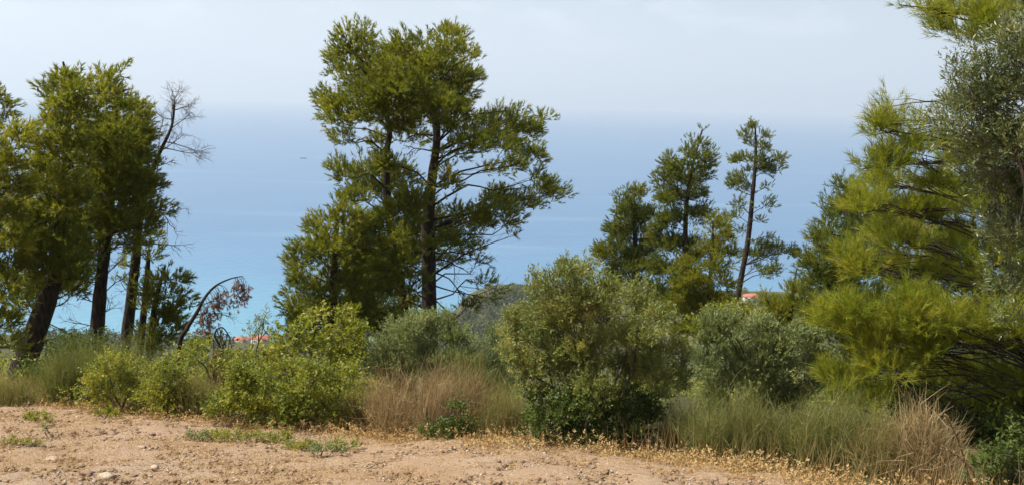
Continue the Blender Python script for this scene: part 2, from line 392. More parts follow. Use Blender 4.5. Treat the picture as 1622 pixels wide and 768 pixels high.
def limb(a, b, r0, r1, rise=.12, n=7, sides=5, wob=.05):
    a, b = np.asarray(a), np.asarray(b); L = np.linalg.norm(b - a)
    m1 = a + (b - a) * .35 + np.array([0, 0, rise * L]) + RNG.normal(0, wob * L, 3)
    m2 = a + (b - a) * .7 + np.array([0, 0, rise * .7 * L]) + RNG.normal(0, wob * L, 3)
    p = spline([a, m1, m2, b], n)
    return tube(p, np.linspace(r0, r1, n), sides), p

def spray(g, a, d, L, r, depth, spread=.6, droop=0., n=4, tips=None):
    """bare branching twigs"""
    nseg = 4; pts = [a]; dd = d.copy()
    for s in range(nseg):
        dd = norm(dd + RNG.normal(0, .16, 3) + np.array([0, 0, -droop])); pts.append(pts[-1] + dd * L / nseg)
    v, f = tube(np.array(pts), np.linspace(r, r * .45, nseg + 1), 4 if r > .012 else 3); g.add(v, f)
    if depth == 0:
        if tips is not None: tips.append((pts[-1], dd)); tips.append((pts[-2], dd))
        return
    for s in range(n):
        t = RNG.uniform(.25, 1); q = t * nseg; i = min(int(q), nseg - 1); p = pts[i] + (pts[i + 1] - pts[i]) * (q - i)
        spray(g, p, norm(dd + RNG.normal(0, spread, 3)), L * RNG.uniform(.4, .65), r * .5, depth - 1, spread, droop, n, tips)

def ground_pt(p):
    return np.array([p[0], p[1], float(terrain(p[0], p[1]))])

def trunk_path(path, d):
    """path: [(px, py, width_px[, dd])]; the first point is dropped on to the ground"""
    pts = [P(a[0], a[1], d + (a[3] if len(a) > 3 else 0)) for a in path]; k = d / F
    rad = [max(.012, a[2] * k / 2) for a in path]
    g = ground_pt(pts[0]); g[2] -= .15
    if g[2] < pts[0][2] - .3: pts.insert(0, g); rad.insert(0, rad[0] * 1.25)
    else: pts[0] = g; rad[0] *= 1.2
    n = max(12, len(pts) * 4); return spline(pts, n), np.interp(np.linspace(0, len(pts) - 1, n), range(len(pts)), rad)

def pine(label, d, trunks, pads, mat='pine', lai=4.8, nl=.15, nw=.029, n=14, clump=.36, group='pine trees on the slope', depth=.62, name='pine_tree', bare=0, up=.5, sag=0., limb_k=1., pad_s=(1.17, 1.52)):
    """trunks: list of px paths; pads: (px, py, rx, ry[, density[, depth offset in m]])"""
    k = d / F
    tp = [trunk_path(t, d) for t in trunks]
    root = empty(name, tp[0][0][0], label, 'tree', group)
    for pts, rad in tp:
        v, f = tube(pts, rad * RNG.uniform(.93, 1.07, len(rad)), 10); g = Geo(); g.add(v, f); g.obj('trunk', M['bark'], root, True)
    ax = np.mean([p[0] for p in pads]); hw = max(abs(p[0] - ax) for p in pads) + 1
    crown = Geo(); sgn = 1
    for q in pads:
        px, py, rx, ry = q[:4]; den = q[4] if len(q) > 4 else 1.0
        u = (px - ax) / hw; sgn = -sgn
        dd = q[5] if len(q) > 5 else sgn * depth * hw * k * math.sqrt(max(0, 1 - u * u)) * RNG.uniform(.3, 1)
        c = P(px, py, d + dd); kk = (d + dd) / F; c[2] -= (.30 if 23 < d < 35 else .10 if d > 16 else 0)
        if ry > 7: c[2] -= .16 * ry * kk; rx, ry = rx * pad_s[0], ry * pad_s[1]
        r = np.array((rx * kk, rx * kk * .9, ry * kk))
        ns = int(max(4, den * lai * math.pi * r[0] * r[2] / (n * nl * nw * .5)))
        # nearest trunk and its attachment point a little below the pad
        best = None
        for pts, rad in tp:
            hd = np.hypot(pts[:, 0] - c[0], pts[:, 1] - c[1]); tz = c[2] - .32 * hd.min() - .1
            i = int(np.argmin(np.abs(pts[:, 2] - tz) + .35 * hd))
            if best is None or hd[i] < best[0]: best = (hd[i], pts[i], rad[i])
        out = c - best[1]; out[2] *= .4; out = norm(out[None])[0]
        pos, dr, cc, ki = pad_shoots(c, r, ns, min(clump, r[2] * 1.1), up, out)
        if sag: pos[:, 2] -= sag * RNG.random(ns) ** 2
        ct = np.clip(RNG.normal(.45, .17, len(cc)), 0, 1); tint = ct[ki] + RNG.normal(0, .12, ns)
        crown.add(*needles(pos, dr, nl * 1.6, n, nl, nw, tint))
        b = Geo(); L = np.linalg.norm(c - best[1])
        (v, f), path = limb(best[1], c, limb_k * min(best[2] * .45, .014 + .0085 * L), .008, .06, 7, 5); b.add(v, f)
        for e in cc[RNG.permutation(len(cc))[:min(len(cc), 11)]]:
            s = path[RNG.integers(3, 7)]
            (v, f), _ = limb(s, e, .009, .004, .05, 4, 3); b.add(v, f)
        b.obj('branch', M['twig'], root)
    crown.obj('crown', M[mat], root)
    return root, tp

def shrub(name, label, d, pads, mat, base=None, cat='shrub', group=None, lai=2.2, ll=.045, lw=.018, n=8, clump=.2, shoot=.14, stems=5, up=.5, bark='greybark', wood=True, spread=(30, 80), depthf=.8, stem_r=.018):
    """leafy bush: a few stems from the ground and leaf clumps through the pads"""
    k = d / F; ll, lw = ll * 1.15, lw * 1.25
    ax = np.mean([p[0] for p in pads]); low = max(p[1] + p[3] for p in pads)
    if base is None: base = (ax, low)
    g0 = ground_pt(P(base[0], base[1], d)); root = empty(name, g0, label, cat, group)
    hw = max(abs(p[0] - ax) for p in pads) + 8; fol = Geo(); sgn = 1; ends = []
    for q in pads:
        px, py, rx, ry = q[:4]; den = q[4] if len(q) > 4 else 1
        u = (px - ax) / hw; sgn = -sgn
        dd = q[5] if len(q) > 5 else sgn * .55 * hw * k * math.sqrt(max(0, 1 - u * u)) * RNG.uniform(.2, 1)
        c = P(px, py, d + dd); kk = (d + dd) / F
        if ry > 7 and name != 'weed': rx, ry = rx * 1.1, ry * 1.32
        r = np.array((rx * kk, rx * kk * depthf, ry * kk))
        gz_ = float(terrain(c[0], c[1])); c[2] = max(c[2], gz_ + r[2] * .6)
        ns = int(max(4, 1.75 * den * lai * math.pi * r[0] * r[2] / (n * ll * lw * .5)))
        pos, dr, cc, ki = pad_shoots(c, r, ns, min(clump, r[2] * 1.1), up, None, .85, .4)
        ct = np.clip(RNG.normal(.45, .2, len(cc)), 0, 1)
        fol.add(*leaves(pos, dr, shoot, n, ll, lw, ct[ki] + RNG.normal(0, .1, ns), spread))
        ends.append((c, cc))
    fol.obj('foliage', M[mat], root)
    if wood:
        idx = RNG.permutation(len(ends)); ns = min(stems, len(ends)); st = [Geo() for _ in range(ns)]; hub = []
        for j in range(ns):
            c = ends[idx[j]][0]; b0 = g0 + np.array((RNG.normal(0, .06), RNG.normal(0, .06), -.05))
            (v, f), path = limb(b0, c, stem_r, .006, .08, 9, 6, .06); st[j].add(v, f); hub.append(path)
        for m_, (c, cc) in enumerate(ends):
            j = int(np.argmin([np.linalg.norm(h[5] - c) for h in hub])); s = hub[j][int(RNG.integers(4, 8))]
            (v, f), path = limb(s, c, .010, .005, .05, 5, 4); st[j].add(v, f)
            for e in cc[:14]:
                (v, f), _ = limb(path[int(RNG.integers(2, 5))], e, .005, .0025, .03, 4, 3); st[j].add(v, f)
        for s in st: s.obj('stem', M[bark], root, True)
    return root

def broom(name, label, d, px, py, hw, hh, N0, mat, wd=.006, group=None, lean=.35, tl=.45, ts=.2, curl=.12, cat='shrub', spreadb=.5, crowns=5):
    """a bush of rush-like stems fanning from a few root crowns; px,py = middle of its foot"""
    N = int(N0 * .55); wd = wd * 1.2; k = d / F; g0 = ground_pt(P(px, py, d)); root = empty(name, g0, label, cat, group)
    w, h = hw * k, hh * k
    crowns = crowns if crowns < 4 else crowns + 7
    cx = RNG.uniform(-1, 1, (crowns, 2)) * w * (spreadb if crowns < 4 else .8); cx[:, 1] *= .6; kk = RNG.integers(0, crowns, N)
    base = np.zeros((N, 3)); base[:, :2] = g0[:2] + cx[kk] + RNG.normal(0, .10, (N, 2)); base[:, 2] = terrain(base[:, 0], base[:, 1])
    a = RNG.random(N) * 6.283; q = RNG.random(N) ** .7
    top = RNG.uniform(.55, 1.12, crowns) * np.sqrt(np.maximum(.25, 1 - (cx[:, 0] / w) ** 2 * .7))
    hgt = h * (.3 + .75 * RNG.random(N) ** .8) * top[kk] * np.sqrt(np.maximum(.25, 1 - (q * .75) ** 2))
    rr = np.maximum(w * .55, h * .35) * lean * 2
    off = norm(np.append(RNG.normal(0, 1, (crowns, 2)), np.zeros((crowns, 1)), 1)) * rr * .35
    tip = base + off[kk]; tip[:, 0] += np.cos(a) * q * rr; tip[:, 1] += np.sin(a) * q * rr * .8; tip[:, 2] += hgt
    b = RNG.normal(0, curl * h, (N, 3)); b[:, 2] = np.abs(b[:, 2]) * 1.1
    t = np.clip(RNG.normal(tl, ts, N), 0, 1)
    N_ = N; g = Geo(); g.add(*blades(base, tip, b, wd * RNG.uniform(.6, 1.3, N), t))
    # side shoots
    Ns = N * 2; j = RNG.integers(0, N, Ns); s = RNG.uniform(.3, .9, Ns)[:, None]
    st = base[j] * (1 - s) ** 2 + 2 * s * (1 - s) * ((base[j] + tip[j]) / 2 + b[j]) + tip[j] * s ** 2
    dv = norm(norm(tip[j] - base[j]) + RNG.normal(0, .5, (Ns, 3))) * (h * RNG.uniform(.10, .38, (Ns, 1)))
    g.add(*blades(st, st + dv, RNG.normal(0, .03 * h, (Ns, 3)), wd * .7, t[j], 2))
    g.obj("stem_tuft", M[mat], root)
    sg = Geo()
    for c in range(crowns):
        p = base[kk == c]
        if len(p):
            (v, f), _ = limb(p.mean(0) - np.array((0, 0, .05)), p.mean(0) + np.array((RNG.normal(0, .05), RNG.normal(0, .05), h * .35)), .02, .008, .02, 5, 5); sg.add(v, f)
    sg.obj('root_crown', M['greybark'], root, True)
    return root

# ------------------------------------------------------------------ pine trees
c1, _ = pine('tall broad pine standing alone against the sea, its long limbs reaching right', 31,
     [[(682, 600, 29), (680, 500, 26), (679, 420, 24), (678, 340, 20), (686, 270, 15), (692, 210, 12), (680, 140, 10), (672, 80, 5)],
      [(655, 600, 20, .6), (634, 450, 17, .6), (616, 340, 14, .5), (612, 250, 11, .4), (616, 195, 9, .3), (585, 130, 8, .2), (562, 75, 4)]],
     [(558, 66, 32, 24), (582, 50, 16, 15), (575, 38, 5, 9), (528, 90, 12, 9), (545, 102, 22, 13), (600, 85, 34, 26), (640, 62, 28, 16), (660, 88, 38, 26),
      (705, 62, 32, 20), (710, 40, 14, 8), (728, 50, 7, 14), (732, 98, 22, 28), (745, 80, 9, 9), (690, 112, 42, 28), (625, 125, 42, 28), (572, 115, 28, 20),
      (532, 150, 24, 16), (516, 146, 12, 10), (545, 166, 32, 14), (524, 180, 18, 8), (585, 160, 36, 20), (640, 165, 46, 22), (700, 158, 42, 24), (722, 130, 26, 16),
      (550, 207, 28, 9, .8), (600, 208, 24, 10, .7), (543, 263, 20, 13), (578, 256, 32, 17), (604, 240, 28, 15), (600, 288, 42, 18), (568, 298, 22, 10),
      (780, 184, 38, 18), (822, 184, 26, 13), (864, 175, 18, 7), (845, 195, 24, 9), (800, 214, 34, 15), (760, 210, 36, 18), (846, 230, 24, 12), (820, 246, 22, 11),
      (788, 255, 30, 10, .5), (742, 168, 22, 10), (826, 162, 5, 8), (716, 270, 20, 15), (655, 205, 26, 14, .6), (720, 225, 26, 14, .7),
      (800, 298, 36, 12), (860, 284, 20, 17), (880, 292, 13, 12), (778, 316, 38, 12), (832, 312, 24, 10), (800, 338, 28, 11, .6), (812, 362, 12, 7, .7), (848, 268, 9, 8),
      (690, 345, 46, 20), (742, 328, 34, 16), (650, 338, 28, 22), (712, 370, 42, 14), (756, 350, 28, 14), (600, 340, 45, 22), (580, 392, 46, 28), (625, 405, 38, 24),
      (565, 450, 42, 26), (610, 478, 42, 22), (660, 462, 26, 18, .6), (645, 520, 46, 18), (585, 510, 46, 20), (700, 510, 28, 18, .6), (755, 395, 20, 22, .35), (770, 440, 22, 18, .4), (745, 470, 22, 14, .3),
      (595, 365, 40, 22), (630, 370, 34, 22), (560, 415, 36, 22), (600, 435, 40, 24), (640, 440, 30, 20), (540, 470, 30, 22), (590, 470, 40, 22), (620, 505, 44, 20), (560, 490, 40, 20), (660, 385, 34, 18), (655, 300, 30, 18), (630, 265, 30, 18), (640, 320, 34, 18), (640, 100, 42, 24, 1, -1.3), (618, 148, 38, 20, 1, -1.5), (672, 140, 38, 20, 1, -1.5), (640, 185, 38, 13, 1, -1.2), (600, 118, 30, 18, 1, -1), (700, 180, 30, 14, 1, -1), (575, 150, 30, 15, 1, -1), (690, 85, 30, 18, 1, -1), (700, 395, 34, 14, .7)],
     lai=4.9, clump=.38)
pine('younger rounded pine low against the left side of the tall broad pine', 28,
     [[(530, 570, 15), (528, 450, 12), (535, 340, 5)]],
     [(490, 392, 34, 26), (505, 345, 24, 15), (540, 326, 32, 20), (552, 303, 16, 11), (520, 368, 38, 20), (480, 438, 26, 22), (500, 470, 42, 24), (540, 430, 38, 30),
      (474, 485, 20, 16), (530, 495, 38, 20), (464, 465, 12, 16), (506, 322, 4, 8), (462, 400, 9, 12), (480, 505, 26, 16), (520, 520, 40, 18), (560, 370, 30, 22)], mat='pine', clump=.32)
p1, _ = pine('pine with a thick black leaning trunk at the far left group', 24,
     [[(36, 585, 40), (60, 515, 34), (85, 440, 26), (95, 350, 20), (105, 250, 14), (108, 150, 8), (100, 98, 3)]],
     [(100, 106, 20, 15), (94, 130, 26, 17), (122, 122, 20, 14), (150, 120, 24, 12), (174, 112, 16, 10), (189, 92, 6, 9), (168, 130, 20, 9), (90, 165, 27, 16), (130, 158, 28, 16),
      (75, 180, 10, 11), (100, 198, 32, 15), (84, 214, 25, 12), (112, 235, 34, 15), (80, 255, 32, 16), (112, 285, 36, 18), (72, 300, 38, 18), (56, 242, 16, 9), (76, 340, 38, 18),
      (112, 350, 30, 15), (40, 362, 34, 18), (90, 398, 38, 16), (60, 430, 30, 16), (112, 420, 28, 12, .7), (66, 460, 22, 14), (98, 108, 6, 18), (112, 450, 24, 12, .5), (30, 470, 30, 14, .5),
      (100, 320, 36, 20), (60, 390, 34, 20), (100, 370, 34, 18), (60, 330, 34, 20), (90, 270, 34, 18), (40, 420, 30, 16), (95, 440, 28, 14), (60, 285, 24, 14), (110, 400, 26, 14), (100, 148, 22, 14, 1, -.9), (100, 216, 27, 14, 1, -1), (96, 300, 30, 15, 1, -1), (85, 370, 28, 14, 1, -1), (70, 250, 24, 13, 1, -.8), (80, 425, 26, 13, 1, -.8), (45, 320, 26, 16)],
     lai=4.9, clump=.3)
pine('pine crowding the left edge of the picture, its trunk out of sight', 22,
     [[(-34, 600, 26), (-26, 400, 20), (-8, 220, 6)]],
     [(20, 214, 34, 14), (36, 202, 16, 8), (10, 250, 38, 18), (44, 226, 12, 9), (14, 290, 38, 18), (10, 330, 38, 18), (20, 375, 36, 18), (4, 420, 34, 18), (18, 460, 28, 16), (4, 500, 24, 18, .7),
      (-36, 270, 38, 40), (-36, 380, 40, 40), (-60, 330, 40, 40), (14, 540, 24, 18, .5), (-40, 480, 40, 40)], mat='pine_yellow', lai=4.9, clump=.3)
pine('pine top peeping in at the upper left edge', 36,
     [[(-14, 600, 14), (-10, 350, 10), (-4, 150, 3)]],
     [(-2, 148, 14, 10), (6, 168, 14, 12), (-8, 190, 20, 12), (10, 185, 8, 7, .6), (-18, 220, 26, 20), (-20, 270, 30, 26), (-20, 330, 30, 30)], lai=5)
p2, _ = pine('pine with a dense round crown and straight dark trunk in the left group', 27,
     [[(152, 560, 23), (158, 470, 20), (165, 400, 18), (172, 330, 14), (180, 250, 10), (185, 155, 4)]],
     [(185, 150, 42, 13), (216, 166, 24, 13), (154, 170, 24, 15), (190, 190, 52, 19), (140, 202, 22, 14), (226, 200, 20, 16), (170, 226, 48, 17), (216, 230, 28, 16), (140, 246, 24, 13),
      (190, 264, 46, 16), (236, 255, 20, 11), (236, 275, 22, 13), (170, 290, 42, 15), (214, 300, 38, 14), (250, 313, 18, 11), (140, 310, 28, 12), (190, 330, 38, 12), (230, 340, 26, 11, .8),
      (150, 350, 32, 13), (122, 380, 28, 14), (216, 368, 30, 11, .6), (160, 385, 22, 9, .6), (132, 412, 28, 12, .8), (200, 210, 45, 30), (180, 240, 45, 30), (110, 440, 24, 10, .5),
      (160, 265, 36, 16), (205, 285, 36, 14), (150, 330, 34, 14), (180, 350, 34, 12), (140, 375, 30, 14), (205, 345, 30, 12), (130, 340, 26, 14), (215, 320, 30, 14), (120, 425, 26, 12, .8), (185, 372, 26, 10, .6), (105, 405, 22, 10), (185, 198, 38, 18, 1, -1.2), (182, 268, 34, 15, 1, -1.1), (170, 328, 30, 12, 1, -1), (205, 240, 30, 15, 1, -1), (150, 290, 28, 14, 1, -1)],
     lai=4.9, clump=.3)
def bare(root, d, items, mat='twig', r=.022, droop=.04):
    for (a, b, L) in items:
        g = Geo(); s_ = P(a[0], a[1], d); e_ = P(b[0], b[1], d + RNG.normal(0, .25)); spray(g, s_, norm((e_ - s_)[None])[0], L, r, 3, .5, droop, 4); g.obj('branch', M[mat], root)
# dead-topped pine
dt, dtp = pine('thin pine with a dead bare grey top leaning out right of the left group', 29,
     [[(198, 560, 18), (207, 480, 17), (215, 410, 15), (222, 340, 11), (236, 285, 8), (254, 240, 6), (272, 200, 4), (277, 158, 2)], [(222, 560, 11, .5), (231, 460, 10, .5), (236, 395, 5, .4)]],
     [(226, 388, 28, 10, .7), (240, 362, 20, 10, .7), (205, 432, 20, 8, .4), (245, 395, 14, 8, .4), (190, 405, 20, 8, .4), (230, 455, 18, 9, .4)], clump=.28, lai=4)
bare(dt, 29, [((212, 425), (170, 400), .9), ((214, 440), (250, 410), .9), ((208, 470), (180, 440), .8), ((207, 490), (240, 470), .8), ((204, 510), (230, 530), .8), ((232, 455), (265, 440), .7), ((230, 480), (200, 455), .6), ((228, 510), (262, 540), .9)], 'twig', .02)
bare(p2, 27, [((164, 410), (120, 385), 1.0), ((160, 450), (125, 425), .9), ((157, 480), (110, 470), 1.1), ((156, 500), (195, 470), .9), ((160, 440), (200, 400), 1.0), ((165, 400), (205, 385), .9), ((155, 520), (115, 500), .8), ((158, 470), (190, 430), .9)], 'twig', .022)
bare(p1, 24, [((72, 480), (120, 470), 1.0), ((64, 505), (110, 520), .9), ((78, 460), (30, 450), 1.0), ((60, 515), (15, 500), .9), ((86, 440), (130, 430), .9), ((56, 530), (95, 550), .7)], 'twig', .022)
bare(c1, 31, [((682, 400), (760, 385), 1.6), ((682, 430), (750, 440), 1.5), ((682, 450), (770, 480), 1.8), ((682, 470), (730, 520), 1.4), ((681, 480), (640, 450), 1.2), ((680, 500), (730, 540), 1.2), ((679, 440), (640, 420), 1.0), ((684, 360), (760, 370), 1.4), ((680, 500), (640, 500), 1.0), ((684, 410), (740, 410), 1.3), ((690, 215), (650, 205), .9), ((688, 240), (640, 230), .9)], 'twig', .032, .07)
tips = []
g = Geo()
for (a, b, L, dep) in [((262, 225), (300, 226), .9, 3), ((268, 210), (288, 165), .9, 3), ((272, 200), (262, 150), .9, 3), ((274, 190), (250, 175), .8, 3), ((276, 180), (280, 140), .7, 3), ((258, 235), (312, 238), 1.0, 3),
                       ((250, 250), (240, 165), .9, 3), ((254, 240), (300, 205), 1.0, 3), ((270, 205), (300, 180), .8, 3), ((248, 262), (275, 262), .5, 2), ((276, 175), (300, 170), .6, 3)]:
    s = P(a[0], a[1], 29); e = P(b[0], b[1], 29 + RNG.normal(0, .3)); spray(g, s, norm((e - s)[None])[0], L * 1.15, .020, dep, .55, 0, 5)
g.obj('dead_top', M['deadwood'], dt)
for (a, b, L) in [((246, 310), (296, 332), 1.0), ((246, 330), (290, 365), 1.0), ((236, 385), (300, 392), 1.1), ((240, 300), (270, 275), .7)]:
    g = Geo(); s = P(a[0], a[1], 29); e = P(b[0], b[1], 29); spray(g, s, norm((e - s)[None])[0], L, .022, 3, .5, .06, 3)
    g.obj('dead_branch', M['twig'], dt)
pine('small bushy pine with rusty patches at the right foot of the left group', 26,
     [[(236, 575, 11), (246, 480, 9), (262, 420, 3)]],
     [(266, 426, 26, 12), (276, 450, 16, 13), (250, 446, 24, 13), (262, 490, 24, 16), (240, 482, 24, 12), (272, 478, 18, 12), (246, 522, 24, 14), (298, 465, 13, 15, .35), (275, 510, 18, 12, .6), (225, 510, 18, 12, .5)], mat='pine_yellow', clump=.26, lai=4.4)

pine('leftmost round pine of the middle-right clump against the sea', 42,
     [[(1010, 500, 9), (1008, 440, 9), (1005, 360, 5), (1005, 306, 2)]],
     [(993, 322, 26, 17), (1011, 304, 18, 9), (979, 352, 22, 18), (1020, 343, 21, 18), (966, 389, 20, 16), (997, 384, 28, 18), (954, 407, 11, 15), (975, 424, 24, 14), (1007, 416, 24, 15), (1025, 384, 20, 18),
      (993, 300, 3, 6), (1029, 298, 3, 6), (985, 440, 24, 12), (1000, 350, 24, 18), (1020, 420, 22, 14), (970, 450, 20, 12), (1025, 450, 24, 12), (1000, 400, 26, 14)], mat='pine_far', nl=.14, nw=.028, lai=4.9, clump=.36)
pine('tallest pine of the middle-right clump, with a thin spiky leader', 40,
     [[(1085, 530, 11), (1085, 400, 9), (1090, 300, 6), (1112, 206, 2)]],
     [(1070, 262, 26, 18), (1057, 288, 19, 16), (1116, 248, 17, 15), (1093, 240, 15, 9), (1110, 222, 7, 10), (1113, 205, 2.5, 6), (1057, 248, 8, 7), (1093, 222, 3, 7), (1121, 270, 11, 10), (1098, 279, 24, 14),
      (1057, 311, 19, 12), (1076, 306, 24, 14), (1102, 302, 15, 15), (1070, 340, 27, 15), (1101, 338, 20, 15), (1068, 380, 28, 16), (1053, 420, 24, 16), (1095, 398, 24, 18), (1070, 450, 28, 18), (1045, 460, 24, 14), (1060, 480, 28, 14), (1045, 380, 22, 16), (1085, 430, 24, 14), (1050, 350, 18, 14), (1030, 490, 24, 12)], mat='pine_far', nl=.14, nw=.028, lai=4.9, clump=.34)
pine('lower fresh green pine at the right of the middle-right clump', 38,
     [[(1120, 550, 9), (1124, 460, 7), (1130, 350, 3)]],
     [(1130, 352, 24, 12), (1148, 370, 18, 13), (1161, 393, 9, 12), (1125, 389, 26, 15), (1139, 416, 26, 15), (1152, 443, 13, 12), (1120, 443, 24, 15), (1088, 425, 22, 13), (1093, 452, 26, 15), (1098, 408, 4, 11),
      (1072, 482, 24, 14), (1103, 482, 28, 14), (1128, 480, 24, 14), (1110, 510, 34, 16), (1150, 470, 18, 12), (1155, 495, 22, 12), (1145, 520, 26, 12), (1108, 465, 26, 14), (1080, 520, 26, 12)], mat='pine_yellow', nl=.14, nw=.028, lai=4.9, clump=.32)
pine('slender tall pine with a bare leaning trunk and small open crown', 46,
     [[(1166, 500, 10), (1172, 450, 9), (1185, 380, 8), (1192, 310, 6.5), (1197, 250, 5), (1196, 193, 2)]],
     [(1189, 198, 13, 7), (1180, 211, 13, 7), (1211, 213, 13, 6), (1193, 225, 17, 7), (1212, 234, 14, 7), (1175, 250, 18, 8), (1202, 252, 19, 8), (1233, 247, 10, 8), (1224, 265, 17, 8), (1193, 267, 16, 6), (1162, 276, 9, 6),
      (1171, 284, 20, 8), (1158, 293, 9, 7), (1181, 298, 14, 6), (1212, 293, 12, 6, .5), (1213, 320, 12, 8, .5), (1171, 320, 12, 8, .6), (1166, 339, 12, 8, .6), (1207, 348, 12, 7, .5), (1175, 361, 15, 6, .6), (1207, 384, 15, 9, .8), (1193, 398, 18, 9, .8),
      (1216, 400, 15, 9, .8), (1248, 393, 14, 9), (1262, 402, 7, 6), (1234, 389, 10, 6), (1212, 425, 16, 9, .7), (1230, 425, 11, 8, .6), (1218, 372, 9, 7, .6), (1196, 420, 12, 7, .5)], mat='pine_far', nl=.14, nw=.028, lai=4.9, clump=.34)
pine('low yellow-green young pine between the slender pine and the right-hand pines', 24,
     [[(1250, 600, 9), (1252, 500, 7), (1262, 425, 2)]],
     [(1262, 438, 20, 13), (1239, 462, 24, 14), (1276, 452, 18, 15), (1225, 489, 22, 12), (1248, 489, 24, 14), (1284, 471, 14, 14), (1212, 462, 9, 8), (1262, 515, 30, 16), (1230, 515, 26, 14), (1290, 500, 18, 16)], mat='pine_yellow', clump=.24, lai=4.2, n=16, nl=.13, nw=.016)
pine('dark bushy pine just behind the big near pine at right', 22,
     [[(1345, 620, 16), (1345, 480, 13), (1345, 380, 9), (1340, 285, 3)]],
     [(1339, 294, 17, 12), (1329, 323, 21, 15), (1313, 349, 21, 15), (1349, 333, 24, 18), (1292, 376, 18, 12), (1329, 380, 29, 17), (1356, 365, 24, 17), (1330, 420, 38, 22), (1298, 410, 22, 18), (1362, 420, 30, 22),
      (1330, 470, 34, 22), (1300, 448, 24, 15), (1360, 480, 30, 22), (1333, 281, 3, 8), (1351, 286, 3, 7), (1330, 525, 40, 24), (1370, 540, 30, 24), (1350, 575, 36, 20), (1400, 480, 30, 30), (1390, 400, 30, 30), (1350, 400, 30, 20), (1310, 385, 22, 16), (1320, 445, 30, 18), (1375, 350, 24, 20), (1400, 350, 30, 24), (1420, 420, 30, 24), (1300, 500, 30, 18), (1345, 450, 30, 20), (1290, 420, 18, 14), (1345, 310, 18, 14), (1440, 460, 30, 26), (1430, 340, 30, 26)], mat='pine_far', clump=.26, lai=4.0, n=16, nl=.14, nw=.019)
